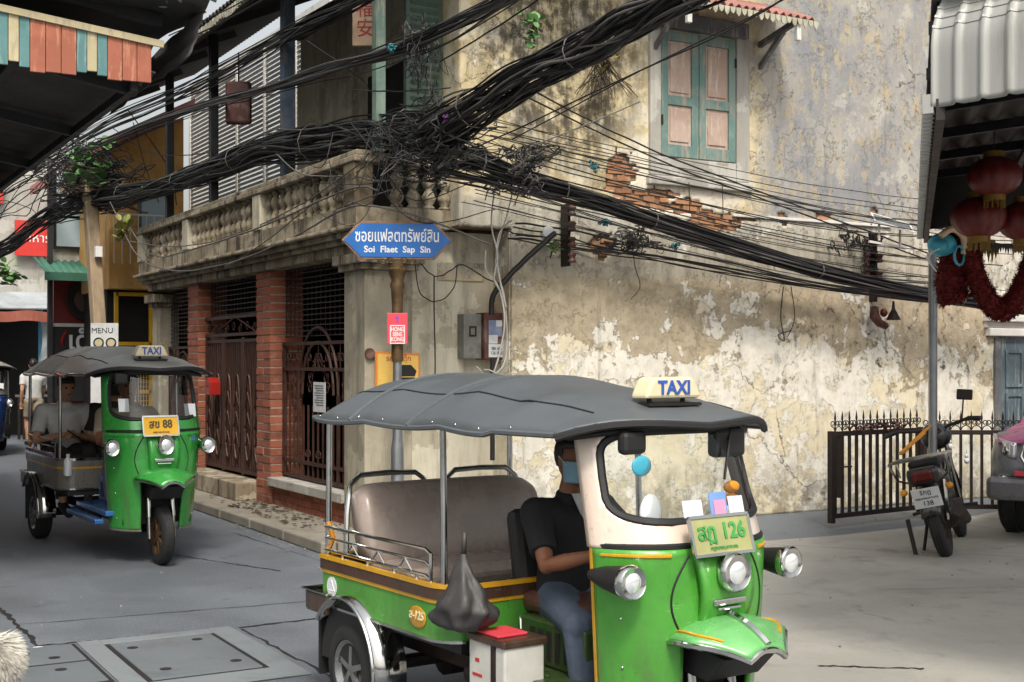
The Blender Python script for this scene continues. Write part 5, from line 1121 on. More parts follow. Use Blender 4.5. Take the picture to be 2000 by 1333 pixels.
pq = MB().box(.14, .15, -.26, .2, .46, .6).build('number_plate', 'plate_white', CR_, bevel=.003); txt('1', .085, 'black_print', pq, frame_M((.152, -.22, .54), (0, 1, 0), (0, 0, 1)))

# ------------------------------------------------ iron fence and open gate leaf
def fence(name, label, a, b, n, h, cat, grp=None):
    a = Vector((a[0], a[1], 0)); b = Vector((b[0], b[1], 0)); d = (b-a); L = d.length; ang = math.atan2(d.y, d.x)
    T = thing(name, label, cat, tuple(a), ang, grp, world=False)
    for z in (.12, h): MB().box(0, L, -.018, .018, z-.025, z+.025).build('rail', 'iron_dark', T, bevel=.004)
    for x in (0, L): MB().box(x-.03, x+.03, -.03, .03, .05, h+.03).build('post', 'iron_dark', T, bevel=.004)
    bm = MB().box(-.013, .013, -.013, .013, .12, h).mesh('bar'); bm.materials.append(M_['iron_dark'])
    sp = MB().tube([(0, 0, h), (0, 0, h+.13), (0, 0, h+.16), (0, 0, h+.24)], [.008, .008, .012, .001], 6).mesh('spike'); sp.materials.append(M_['iron_dark'])
    def sc(m, s):
        pts = []
        for i in range(14): t_ = i/13; a_ = -1.57+s*t_*2.2*math.pi; r = .035*(1-.6*t_); pts.append((s*.035+r*math.cos(a_)*1, 0, h+.105+r*math.sin(a_)))
        m.tube([(0, 0, h+.02), (s*.02, 0, h+.06)]+pts, .006, 4); return m
    cm = sc(sc(MB(), 1), -1).mesh('scroll'); cm.materials.append(M_['iron_dark'])
    for k in range(n):
        x = L*(k+.5)/n
        for nm, me in (('bar', bm), ('spike', sp), ('scroll', cm)): piece(nm, me, None, T, (x, 0, 0))
    return T
ga, gb, gc = gnd(1624, 1032), gnd(1797, 1012), gnd(2010, 1017)
gt = fence('gate_leaf', 'open black iron gate leaf with spikes and a dried red garland', (ga.x, ga.y), (gb.x, gb.y), 13, .96, 'gate')
fence('iron_fence', 'fixed black iron fence with scrolls behind the motorcycle', (gb.x+.06, gb.y), (gc.x+.3, gc.y+.1), 11, .93, 'fence')
MB().box(.12, .16, -.03, .03, .3, .95).build('latch_post', 'iron_dark', gt); MB().tube([(.1, -.03, .62), (.28, -.03, .62)], .009, 6).build('bolt', 'iron_dark', gt)
gl = MB()
for k in range(70):
    x = .3+.9*random.random(); p = Vector((x, random.uniform(-.03, .03), 1.0+random.uniform(-.03, .06))); gl.ell(p, (.022, .014, .014), 6, 4)
for k in range(12): x = .2+k*.09; gl.tube([(x, 0, 1.0), (x+.05, -.02, 1.03+.02*(k % 2)), (x+.1, 0, 1.0)], .008, 4)
gl = tag(gl.build('dried_garland', 'box_brown', smooth=2), 'dried reddish flower garland wound along the top of the gate leaf', 'garland'); gl.location = gt.location; gl.rotation_euler = gt.rotation_euler
for k, (px, py) in enumerate(((1855, 872), (1888, 900))):
    q = atd(px, py, 13.7); m = MB(); m.tube([(0, 0, .05), (0, 0, .16)], .005, 5); m.ell((0, 0, 0), (.03, .03, .035), 10, 8); m.lathe([(.018, .03), (.018, .07)], 10); o = tag(m.build('light_bulb', 'sticker_white', smooth=2), ('white bulb hanging high on the iron fence behind the motorcycle grip', 'dimmer lower bulb hanging on the iron fence next to the car')[k], 'bulb', 'bulbs strung along the fence'); o.location = q
# ------------------------------------------------ overhead cables
def catmull(P, n):
    P = [Vector(p) for p in P]; out = []
    Q = [P[0]*2-P[1]]+P+[P[-1]*2-P[-2]]
    for i in range(1, len(Q)-2):
        for k in range(n):
            t_ = k/n; a, b, c, d = Q[i-1], Q[i], Q[i+1], Q[i+2]
            out.append(.5*((2*b)+(c-a)*t_+(2*a-5*b+4*c-d)*t_*t_+(3*b-a-3*c+d)*t_**3))
    out.append(P[-1]); return out
def pth(L): return [atd(*p) for p in L]
def bundle(label, path, n, rad, rc, grp=None, wander=1., mats=('cable_black',), seg=9, ties=0, name='cable_bundle'):
    C = catmull(pth(path), seg); T = thing(name, label, 'cables', tuple(C[len(C)//2]), group=grp)
    N = len(C); ms = [MB() for _ in mats]; R_ = rad if isinstance(rad, (list, tuple)) else [rad]*len(path)
    def rr(u):
        f_ = u*(len(R_)-1); i = min(int(f_), len(R_)-2); return R_[i]+(R_[i+1]-R_[i])*(f_-i)
    for k in range(n):
        a0 = random.random()*6.28; q0 = math.sqrt(random.random()); tw = random.uniform(-3, 3); sd_ = random.random()*50; pts = []
        for i, c in enumerate(C):
            u = i/(N-1); t_ = (C[min(i+1, N-1)]-C[max(i-1, 0)]).normalized(); s_ = t_.cross(Vector((0, 0, 1))).normalized(); v_ = s_.cross(t_)
            a = a0+tw*u+1.2*nz(u*6, sd_, 0); q = rr(u)*(q0+.45*wander*nz(u*7, 0, sd_))
            pts.append(c+s_*(q*math.cos(a))+v_*(q*math.sin(a)*1.05))
        ms[len(mats)-1 if random.random() < .2 else 0].tube(pts, rc*random.uniform(.55, 1.25), 5, caps=False)
    for m, mt in zip(ms, mats):
        if m.v: m.build('strands', mt, T, smooth=2, kind='stuff')
    for k in range(ties):
        i = int((k+.5)/ties*(N-1)); c = C[i]; t_ = (C[min(i+1, N-1)]-C[max(i-1, 0)]).normalized(); s_ = t_.cross(Vector((0, 0, 1))).normalized(); v_ = s_.cross(t_); r_ = rr(i/(N-1))*1.05
        MB().tube([c+s_*r_*math.cos(q)+v_*r_*math.sin(q) for q in [j*6.283/10 for j in range(10)]], .006, 4, closed=True).build('tie', 'cable_grey', T)
    return T
KB = ('cable_black', 'cable_grey')
bundle('thick black cable bundle rising from the corner knot over the street', [(850, 262, 11.3), (960, 190, 10.7), (1100, 118, 9.9), (1230, 48, 9.1), (1420, -60, 8.2), (1600, -170, 7.4), (2600, -900, 5.2)], 62, [.2, .14, .13, .13, .13, .13, .13], .011, 'cable bundles', .9, KB, ties=4)
bundle('thick black cable bundle running along the balcony to the leaning pole', [(880, 250, 11.4), (700, 272, 12.6), (520, 292, 14.4), (400, 338, 16.2), (290, 372, 18.2), (195, 392, 20.2)], 58, [.2, .22, .15, .12, .13, .22], .011, 'cable bundles', 1., KB, ties=5)
bundle('black cable bundle sagging along the peeling plaster wall', [(840, 290, 11.5), (1000, 348, 12.), (1150, 388, 12.5), (1300, 440, 12.95), (1600, 530, 14.), (1830, 578, 14.9), (2080, 604, 16.), (2600, 625, 18.8)], 50, [.2, .12, .08, .08, .075, .07, .07, .07], .0105, 'cable bundles', .8, KB, ties=6)
bundle('thinner cable bundle with splices high above the balcony', [(1060, -45, 9.2), (980, 2, 9.7), (870, 62, 10.4), (770, 104, 11.1), (640, 140, 12.4), (520, 178, 13.8), (400, 210, 15.6), (250, 262, 18.4), (120, 320, 20.6)], 18, [.07, .07, .09, .09, .08, .06, .06, .08, .12], .009, 'cable bundles', 1.1, KB)
bundle('flat band of parallel wires passing under the shophouse eave', [(800, -50, 10.8), (700, 6, 11.8), (600, 52, 13.), (500, 104, 14.5), (400, 158, 16.), (330, 190, 17.4), (200, 246, 20.), (60, 330, 22.5)], 16, .1, .009, 'cable bundles', .8, KB)
bundle('heavy dark cable bundle leaving the leaning pole down the street', [(230, 378, 19.8), (150, 398, 20.4), (80, 432, 21), (0, 486, 22), (-120, 530, 23.8), (-330, 490, 29)], 34, [.2, .16, .13, .12, .12, .12], .013, 'cable bundles', .9, KB)
bundle('fan of wires climbing from the pole towards the plank awning', [(230, 330, 19.5), (150, 300, 19), (60, 350, 20), (-60, 420, 21)], 14, [.3, .25, .35, .4], .009, 'cable bundles', 1.6, KB)
bundle('loose second strand group below the main wall bundle', [(1000, 455, 12.3), (1110, 472, 12.9), (1300, 505, 13.3), (1600, 560, 14.4), (1850, 590, 15.2), (2080, 615, 16.2), (2600, 632, 18.9)], 7, [.1, .12, .1, .06, .05, .05, .05], .009, 'cable bundles', 1.2)
def tangle(label, px, py, d, sx, sy, n, mats=KB, rc=.007, loops=1.):
    T = thing('cable_tangle', label, 'cables', tuple(atd(px, py, d)), group='knots of loose cable'); ms = [MB() for _ in mats]
    for k in range(n):
        c = Vector((random.gauss(0, .45), random.gauss(0, .45), random.gauss(0, .5))); pts = []; ph_ = random.random()*50
        for i in range(14):
            u = i/13; pts.append(atd(px+sx*(c.x+.8*nz(u*3*loops, ph_, 0)+.3*nz(u*9, ph_, 2)), py+sy*(c.z+.8*nz(u*3*loops, 0, ph_)+.3*nz(u*9, 3, ph_)), d+.35*(c.y+.6*nz(ph_, u*3, 0))))
        ms[0 if random.random() < .8 else len(mats)-1].tube(catmull(pts, 3), rc*random.uniform(.5, 1.3), 4, caps=False)
    for m, mt in zip(ms, mats):
        if m.v: m.build('strands', mt, T, smooth=2, kind='stuff')
tangle('dense black cable knot at the shophouse corner above the street name sign', 845, 285, 11.35, 95, 55, 90, rc=.0065)
tangle('curls of cable hanging from the splices beside the green post', 825, 130, 10.9, 34, 80, 30, rc=.0045)
tangle('dark nest of cable round the head of the leaning pole', 180, 350, 20.0, 105, 55, 100, rc=.010)
tangle('small coil of dropped wires against the wall brick patch', 1235, 470, 13.0, 50, 28, 26, rc=.006, loops=1.6)
tangle('wiry tangle round the insulator rack at the wall', 1020, 330, 11.9, 55, 45, 44, rc=.007)
tangle('twiggy tangle of wire below the small solar panel', 1670, 480, 14.9, 36, 34, 24, ('cable_black', 'twig'), rc=.007)
for px, py, d, lb in ((1160, 325, 12.2, 'cable_teal'), (1182, 436, 12.6, 'cable_teal'), (1318, 480, 13.2, 'cable_teal'), (765, 92, 10.9, 'cable_teal'), (868, 232, 11.2, 'purple')):
    tangle('small knot of %s cable ends tied to the black bundles' % ('dull teal' if lb == 'cable_teal' else 'faded violet'), px, py, d, 10, 8, 12, (lb, lb), rc=.006, loops=1.8)
def wires(name, label, grp, specs, r=.007, mat='cable_black'):
    for pts in specs:
        C = catmull(pth(pts), 8); m = MB(); s0 = random.random()*9
        m.tube([c+Vector((0, 0, .012*nz(i*.35, s0, 0))) for i, c in enumerate(C)], r*random.uniform(.7, 1.2), 5, caps=False)
        o = m.build(name, mat, smooth=2); c0_ = C[len(C)//2]; o.data.transform(Matrix.Translation(-c0_)); o.location = c0_; tag(o, label, 'cable', grp)
ws = []
for k in range(26):
    y0 = 205+k*7+random.uniform(-9, 9); x0 = 880+random.uniform(0, 120); y1 = 415+k*7.3+random.uniform(-10, 10); x1 = 1830+random.uniform(-40, 200); sg = random.uniform(15, 60)
    xm = (x0+x1)/2; ws.append([(x0, y0+20, 11.6), (x0*.65+x1*.35, y0*.65+y1*.35+sg*.8, 12.8), (x0*.3+x1*.7, y0*.3+y1*.7+sg*.8, 14.1), (x1, y1, 15.2)])
wires('wall_wire', 'thin black wire strung from the corner knot across the plaster wall', 'wires across the wall', ws, .0055)
wires('wall_wire', 'stretched black service line crossing in front of the shuttered window', 'lines past the window', [[(1000, 274, 11.6), (1250, 140, 10.2), (1530, 0, 8.9), (1640, -60, 8.4)], [(930, 290, 11.4), (1150, 185, 10.3), (1420, 60, 9.1), (1560, -20, 8.5)], [(1010, 160, 12.3), (1130, 225, 12.7), (1290, 300, 13.2), (1500, 380, 13.9), (1720, 462, 14.8), (1840, 505, 15.2)], [(1000, 175, 12.3), (1280, 310, 13.2), (1560, 415, 14.2), (1830, 515, 15.2)], [(860, 120, 10.8), (960, 60, 10), (1080, -20, 9.2)]], .008)
wires('facade_wire', 'slack wire looping below the balustrade towards the corner', 'wires on the balcony front', [[(240, 470, 18.5), (330, 482, 17), (420, 470, 15.8), (560, 415, 13.6), (690, 330, 12), (720, 300, 11.7)], [(250, 440, 18.5), (300, 500, 17.6), (400, 480, 15.9), (520, 440, 14.1), (680, 370, 12.1), (740, 372, 11.6)], [(440, 525, 15), (520, 470, 14), (610, 400, 12.9), (760, 290, 11.5)], [(440, 520, 15), (560, 470, 13.5), (660, 415, 12.2), (720, 402, 11.7), (830, 428, 11.7), (960, 480, 12.1)], [(215, 395, 19), (270, 500, 17.8), (350, 530, 16.5), (470, 510, 14.9)], [(680, 400, 12), (830, 350, 11.6), (1000, 300, 11.8), (1250, 200, 12)], [(540, 300, 13.8), (590, 340, 13.1), (690, 345, 12.1), (770, 352, 11.6), (960, 300, 11.7)]], .009, 'cable_grey')
wires('street_wire', 'thin line crossing the open sky beside the eave', 'lines in the sky gap', [[(330, 70, 14), (420, 30, 13), (520, -20, 12)], [(330, 95, 14.2), (440, 40, 13), (560, -25, 12)], [(250, 215, 18), (330, 330, 18.5), (345, 400, 18.5)], [(260, 240, 18), (285, 330, 18.4), (310, 395, 18.4)], [(220, 250, 19), (300, 300, 18), (420, 300, 16)], [(600, 80, 12.6), (700, 150, 12), (720, 175, 11.8)], [(690, 175, 11.6), (760, 180, 11.3), (880, 172, 11.2)]], .008)
wires('drop_wire', 'thin drop wire hanging down the pale corner wall', 'drop wires at the corner', [[(810, 515, 12.2), (820, 570, 12.35), (850, 590, 12.45), (885, 565, 12.5), (893, 520, 12.5)], [(820, 515, 12.2), (850, 540, 12.4), (880, 530, 12.5), (905, 518, 12.5), (960, 550, 12.7), (985, 552, 12.6)], [(848, 540, 12.4), (848, 610, 12.45), (850, 700, 12.5), (849, 760, 12.5)], [(1235, 470, 13), (1240, 520, 13.1), (1250, 560, 13.15), (1232, 586, 13.15)], [(1530, 560, 14), (1525, 620, 14.1), (1532, 665, 14.15), (1520, 655, 14.15), (1545, 645, 14.15)], [(1545, 560, 14), (1552, 620, 14.1), (1538, 660, 14.15)]], .006)
wires('white_cable', 'white cable bunched down the wall beside the meter box', 'white cables by the meter', [[(1003, 370, 12.1), (990, 420, 12.2), (975, 470, 12.25), (968, 520, 12.3), (985, 580, 12.4), (990, 680, 12.45), (975, 725, 12.45), (945, 722, 12.4)], [(965, 375, 12.1), (960, 440, 12.2), (972, 500, 12.25), (965, 545, 12.3), (978, 570, 12.35)], [(1000, 430, 12.1), (978, 450, 12.2), (970, 490, 12.25), (975, 540, 12.3), (988, 600, 12.4)], [(948, 490, 12.2), (950, 530, 12.3), (975, 565, 12.35), (985, 640, 12.4), (960, 735, 12.45), (930, 715, 12.4)]], .009, 'cable_white')
wires('conduit', 'thick black conduit bending from the wall lamp into the meter box', 'conduits', [[(1085, 455, 12.55), (1040, 495, 12.5), (985, 550, 12.5), (963, 580, 12.5), (960, 615, 12.52)]], .026)
wires('conduit', 'short black conduit dropping out of the meter box', 'conduits', [[(962, 700, 12.5), (962, 760, 12.5), (962, 900, 12.5)]], .03)

ws = []
for k in range(18):
    x0 = random.uniform(640, 860); y0 = random.uniform(240, 320); x1 = random.uniform(560, 1080); y1 = y0+random.uniform(40, 130); d0 = 12.0-(x0-700)*.003
    ws.append([(x0, y0, d0-.3), (x0*.6+x1*.4, max(y0, y1)*.8+y0*.2+random.uniform(10, 50), d0-.35), (x1, y1, 11.75+abs(x1-800)*.0035)])
wires('loose_wire', 'fine slack wire drooping over the balcony corner', 'slack wires at the balcony corner', ws, .0045)
gr = MB()
for k in range(900):
    x = random.uniform(-4, 6); y = random.uniform(-7, 2.2)
    if x > 1 and y > -1: continue
    if abs(x+.72) < .5 or random.random() < .35: s_ = random.uniform(.004, .013); gr.obox((x if random.random() < .5 else -.72+random.gauss(0, .06), y, (.012 if x > -1.2 else .0)+s_*.4), (s_*1.4, s_, s_*.8), Matrix.Rotation(random.uniform(0, 6), 3, 'Z'))
o = gr.build('grit', 'kerb_concrete'); o['kind'] = 'stuff'; tag(o, 'loose grit and small stones scattered over the road and yard', 'grit')
# ------------------------------------------------ leaning pole and its climber
a = gnd(212, 930); tp = atd(172, 330, 20.); lp = thing('utility_pole', 'weathered square pole leaning under the nest of cables', 'pole', (a.x, a.y, 0))
MB().bar((a.x, a.y, 0), tp, .19, .19).build('shaft', 'wood_pole', lp, bevel=.02); c = atd(192, 492, 19.6); MB().obox(c, (.1, .1, .16)).build('tag_plate', 'sign_white', lp)
MB().bar(atd(120, 372, 20), atd(250, 366, 19.8), .1, .1).build('cross_arm', 'wood_pole', lp)
lv = MB(); lv.grid(lambda a, b: ((b-.5)*(.8*math.sin(max(.02, a)*math.pi)**.7), a, .10*abs(b-.5)-.12*a*a), 6, 4); lfm = lv.mesh('leaf'); lfm.materials.append(M_['leaf_green'])
lfo = lv.mesh('leaf'); lfo.materials.append(M_['leaf_olive'])
def plant(name, label, px, py, d, sx, sy, n, size, me=lfm, back=None, twigs=5):
    c = atd(px, py, d); T = thing(name, label, 'plant', tuple(c))
    tw = MB()
    for k in range(twigs): 
        q = atd(px+random.gauss(0, sx*.5), py+random.gauss(0, sy*.5), d-.05); tw.tube(catmull([c+Vector((0, .05, -.1)), (c+q)/2+Vector((0, 0, .06)), q], 4), .008, 4)
    tw.build('stem', 'twig', T)
    for k in range(n):
        p = atd(px+random.gauss(0, sx*.55), py+random.gauss(0, sy*.55), d+random.uniform(-.16, .1)); s_ = size*random.uniform(.6, 1.2)
        piece('leaf', me, None, T, p, (random.uniform(-.5, 1.2), random.uniform(-.6, .6), random.uniform(-2.2, 2.2)), (s_, s_, s_))
plant('climbing_plant', 'broad leaved green climber growing on the cable nest at the pole head', 172, 325, 19.4, 42, 42, 85, .17)
plant('climbing_plant', 'small yellow green sprig hanging beside the pole above the shop roof', 242, 452, 18.4, 16, 20, 26, .13, lfo)
plant('climbing_plant', 'little green sprig by the railing under the cables', 292, 372, 18.2, 14, 12, 18, .12)
plant('wall_plant', 'green weed sprouting high on the mouldy wall beside the corner', 1040, 58, 12.2, 18, 32, 42, .085)
plant('wall_plant', 'reddish green weed with hanging roots on the mouldy wall', 1182, 100, 12.85, 24, 26, 55, .08, lfo)
plant('wall_plant', 'small round weed clump under the rising cable bundle', 1058, 155, 12.3, 10, 12, 24, .07)
plant('wall_plant', 'bright small weed under the white wall lamp', 1080, 484, 12.6, 10, 10, 16, .08)
plant('potted_plant', 'green bush at the street end beside the tarpaulin shop', 10, 535, 26, 26, 22, 40, .22)
rt = MB()
for k in range(40):
    a = atd(1180+random.gauss(0, 12), 120, 12.95); b = atd(1180+random.gauss(0, 26), 160+random.uniform(0, 40), 12.98); rt.tube(catmull([a, (a+b)/2+Vector((random.gauss(0, .03), 0, 0)), b], 4), .004, 4, caps=False)
tag(rt.build('hanging_roots', 'twig', smooth=2), 'dry brown roots trailing down the mouldy wall under the reddish weed', 'roots')['kind'] = 'stuff'
# dry leaves on the pavement
lt = MB()
for k in range(160):
    x, y = random.uniform(-.5, -.02), random.gauss(2.0, .9)
    if -.4 < y < 7: lt.obox((x, y, .1+random.random()*.012), (random.uniform(.02, .06), random.uniform(.015, .04), .004), Matrix.Rotation(random.uniform(0, 6), 3, 'Z') @ Matrix.Rotation(random.uniform(-.5, .5), 3, 'X'))
o = lt.build('leaf_litter', 'twig'); o['kind'] = 'stuff'; tag(o, 'dry leaf litter scattered on the pavement under the brick pier', 'litter')

# ------------------------------------------------ street name sign
sp_ = atd(776, 600, 11.75); sx_, sy_ = sp_.x, sp_.y; rgt = Vector((.8667, -.4988, 0)); rgt = Vector((math.cos(R(-24)), math.sin(R(-24)), 0)); nrm = Vector((rgt.y, -rgt.x, 0)); nrm = -nrm if nrm.dot(Vector((-.5, -.87, 0))) < 0 else nrm
SG = thing('street_name_sign', 'blue street name sign with Thai and Latin lettering on ornate bronze post', 'sign', (sx_, sy_, 0))
MB().lathe([(.06, 0), (.06, .9), (.045, 1.0), (.04, 1.72)], 14, (sx_, sy_, 0)).build('lower_post', 'steel_pole', SG, smooth=True)
MB().lathe([(.05, 1.7), (.055, 1.75), (.05, 2.2), (.058, 2.36), (.07, 2.4), (.055, 2.44), (.075, 2.5), (.09, 2.54), (.06, 2.56), (.06, 2.62)], 16, (sx_, sy_, 0)).build('post', 'bronze_post', SG, smooth=True)
zs = 1.7+(707-470)/F*11.72; c = Vector((sx_, sy_, zs))+nrm*.03
def sgn(e): 
    w_, h_, k_ = .485+e, .152+e, .33+e*.5; return [(-w_, 0), (-w_*.9-.0, h_*.28), (-k_, h_), (k_, h_), (w_*.9, h_*.28), (w_, 0), (w_*.9, -h_*.28), (k_, -h_), (-k_, -h_), (-w_*.9, -h_*.28)]
fn = lambda a, b, d: tuple(c+rgt*a+Vector((0, 0, b))+nrm*d)
rimo = MB().prism(sgn(.022), fn, -.02, .004).build('rim', 'sign_rim', SG, bevel=.005); MB().prism(sgn(0), fn, .005, .012).build('face', 'sign_blue', SG)
txt('ซอยแฟลตทรัพย์สิน', .155, 'sign_white', SG, frame_M(c+nrm*.013+Vector((0, 0, .035)), rgt, (0, 0, 1)), sx=.64, bold=.0015)
txt('Soi  Flaet  Sap  Sin', .082, 'sign_white', SG, frame_M(c+nrm*.013+Vector((0, 0, -.085)), rgt, (0, 0, 1)), bold=.002)
m = MB()
for s in (-1, 1):
    for q in range(2):
        cc = c+rgt*(s*(.06+.075*q))+Vector((0, 0, -.185-.012*q))
        m = MB(); m.tube([cc+rgt*(s*.035*(1-.7*i/13)*math.cos(i*.6))+Vector((0, 0, .035*(1-.7*i/13)*math.sin(i*.6))) for i in range(14)], .009, 5); m.build('scroll', 'bronze_post', SG, smooth=2)
# plaques on the post
RP = thing('red_plaque', 'red plaque with violet arrow and white square maze lettering on the sign post', 'sign', (sx_, sy_, 1.8)); z0 = 1.7+(707-672)/F*11.7; z1 = 1.7+(707-612)/F*11.7
cc = Vector((sx_, sy_, 0))+nrm*.075; b3 = lambda a, b, d: tuple(cc+rgt*a+Vector((0, 0, b))+nrm*d)
MB().prism([(-.092, z0), (.092, z0), (.092, z1), (-.092, z1)], b3, 0, .008).build('plate', 'sign_red', RP, bevel=.003)
m = MB(); zz = (z0+z1)/2-.055
for q in (.068, .06): pass
m.ring([(-.068, zz-.085), (.068, zz-.085), (.068, zz+.085), (-.068, zz+.085)], [(-.058, zz-.075), (.058, zz-.075), (.058, zz+.075), (-.058, zz+.075)], .009, .011); m.v = [b3(a, b, d) for a, b, d in m.v]; m.build('border', 'sign_pinkwhite', RP)
for k, tx in enumerate(('HONG', 'SIENG', 'KONG')): txt(tx, .05, 'sign_pinkwhite', RP, frame_M(cc+nrm*.0095+Vector((0, 0, zz+.045-.045*k)), rgt, (0, 0, 1)), sx=.78 if k != 1 else .64, bold=.002)
m = MB(); m.prism([(-.006, z1-.09), (.006, z1-.09), (.006, z1-.05), (.02, z1-.05), (0, z1-.02), (-.02, z1-.05), (-.006, z1-.05)], b3, .009, .011); m.build('arrow', 'violet_print', RP)
YP = thing('yellow_notice', 'yellow framed notice with picture of a tuk-tuk on the corner wall', 'sign', (.35, -.03, 1.2)); yb = lambda a, b, d: (a, -.03-d, b)
MB().prism([(.09, 1.35), (.56, 1.35), (.56, 1.78), (.09, 1.8)], yb, 0, .02).build('frame', 'sign_orange', YP, bevel=.004); MB().prism([(.112, 1.37), (.538, 1.37), (.538, 1.757), (.112, 1.777)], yb, .02, .024).build('sheet', 'sign_yellow', YP)
txt('รถตุ๊กตุ๊ก', .075, 'red_print', YP, frame_M((.33, -.056, 1.73), (1, 0, 0), (0, 0, 1)))
m = MB(); m.prism([(.35, 1.56), (.5, 1.56), (.52, 1.61), (.46, 1.67), (.37, 1.67), (.33, 1.61)], yb, .025, .027); m.prism([(.34, 1.48), (.5, 1.48), (.5, 1.55), (.34, 1.55)], yb, .025, .027); m.build('picture', 'black_print', YP)
o = MB().lathe([(0, 0), (.05, 0), (.05, .02), (0, .03)], 14, (0, 0, 0), 'y'); o = tag(o.build('round_badge', 'box_brown', smooth=True), 'small dark round badge beside the yellow notice', 'badge'); o.location = (.04, -.04, 1.78)
# meter box
MX = thing('meter_box', 'brown and grey electric meter box covered in torn paper on the corner wall', 'meter box', (1.15, -.05, 1.9))
MB().box(1.0, 1.2, -.12, .02, 1.73, 2.17).build('grey_box', 'box_grey', MX, bevel=.008); MB().box(1.205, 1.44, -.17, .02, 1.72, 2.185).build('brown_box', 'box_brown', MX, bevel=.008)
for x0, x1, z0, z1, mt in ((1.25, 1.4, 1.95, 2.11, 'paper_blue'), (1.335, 1.4, 2.05, 2.11, 'paper'), (1.25, 1.35, 1.88, 1.965, 'paper'), (1.25, 1.43, 1.745, 1.875, 'paper')): MB().box(x0, x1, -.174-.002*(mt == 'paper'), -.17, z0, z1).build('pasted_paper', mt, MX)
txt('081 616', .045, 'black_print', MX, frame_M((1.34, -.178, 1.83), (1, 0, 0), (0, 0, 1)), sx=.8); txt('126 1825', .045, 'black_print', MX, frame_M((1.34, -.178, 1.785), (1, 0, 0), (0, 0, 1)), sx=.8)
m = MB(); m.ring([(1.06, 1.95), (1.14, 1.95), (1.14, 2.05), (1.06, 2.05)], [(1.075, 1.965), (1.125, 1.965), (1.125, 2.035), (1.075, 2.035)], .12, .128); m.v = [(a, -c, b) for a, b, c in m.v]; m.build('dial_rim', 'iron_dark', MX)
# wall lamp, insulators, bell, cone lamp, solar panel
WL = thing('wall_lamp', 'white round wall lamp on black arm under the cables', 'lamp', tuple(atd(1070, 458, 12.7))); c = atd(1070, 458, 12.7)
m = MB().lathe([(0, -.09), (.05, -.07), (.075, -.02), (.08, .02), (.06, .05), (0, .06)], 18); q = m.build('shade', 'sticker_white', WL, smooth=True, world=False); q.rotation_euler = (R(70), 0, R(-20)); MB().tube([c+Vector((0, .04, 0)), c+Vector((.06, .18, .02))], .014, 6).build('arm', 'iron_dark', WL)
def rack(px, y0, y1, d, label):
    a, b = atd(px, y0, d), atd(px, y1, d); T = thing('insulator_rack', label, 'insulator', tuple(b), group='insulator racks on the wall'); MB().box(a.x-.014, a.x+.014, a.y+.0, a.y+.14, b.z, a.z).build('bracket', 'iron_dark', T)
    for k in range(4):
        z = b.z+(a.z-b.z)*(k+.5)/4; MB().lathe([(.03, -.05), (.045, -.03), (.03, -.01), (.03, .01), (.045, .03), (.03, .05)], 10, (a.x, a.y-.05, z)).build('insulator', 'box_brown', T, smooth=True)
rack(1112, 398, 520, 12.75, 'insulator rack beside the white wall lamp'); rack(1712, 455, 590, 15., 'insulator rack above the dark bell'); rack(1688, 465, 545, 15.05, 'short iron bracket next to the rusted solar panel')
c = atd(1715, 618, 15.); BL = thing('alarm_bell', 'dark red curved bell fixture hanging under the wall cables', 'bell', tuple(c)); MB().tube([c+Vector((-.06, 0, .1)), c+Vector((-.08, -.02, .0)), c+Vector((-.02, -.04, -.08)), c+Vector((.08, -.05, -.12))], [.05, .06, .05, .04], 10).build('body', 'box_brown', BL, smooth=2); MB().ell(c+Vector((.06, -.03, .04)), (.045, .045, .05), 10, 8).build('knob', 'tail_red', BL, smooth=2)
c = atd(1745, 612, 15.); CL = thing('cone_lamp', 'grey cone shaped lamp hanging beside the dark red bell', 'lamp', tuple(c)); MB().lathe([(.012, .14), (.02, .05), (.03, .03), (.085, -.08), (.08, -.08), (.02, .02)], 14, tuple(c)).build('shade', 'iron_dark', CL, smooth=True)
c = atd(1742, 436, 14.6); SP = thing('solar_panel', 'small tilted solar panel on a white stand above the wall cables', 'solar panel', tuple(c)); Ms = Matrix.Rotation(R(-8), 3, 'Z') @ Matrix.Rotation(R(-28), 3, 'X')
Ms = Matrix.Rotation(R(-30), 3, 'Z') @ Matrix.Rotation(R(16), 3, 'Y') @ Matrix.Rotation(R(24), 3, 'X'); MB().obox(c, (.44, .3, .012), Ms).build('panel', 'solar_panel', SP); m = MB()
for a_, b_, s1, s2 in ((0, .15, .46, .02), (0, -.15, .46, .02)): m.obox(c+Ms @ Vector((a_, b_, .002)), (s1, s2, .022), Ms)
for a_ in (-.225, .225): m.obox(c+Ms @ Vector((a_, 0, .002)), (.02, .3, .022), Ms)
m.build('frame', 'white_paint', SP); m = MB(); m.bar(c+Vector((.15, .02, 0)), c+Vector((.15, .02, -.26)), .02, .02); m.bar(c+Vector((-.15, .05, 0)), c+Vector((-.15, .05, -.2)), .02, .02); m.bar(c+Vector((-.3, .05, -.22)), c+Vector((.3, .1, -.26)), .025, .025); m.build('stand', 'white_paint', SP)
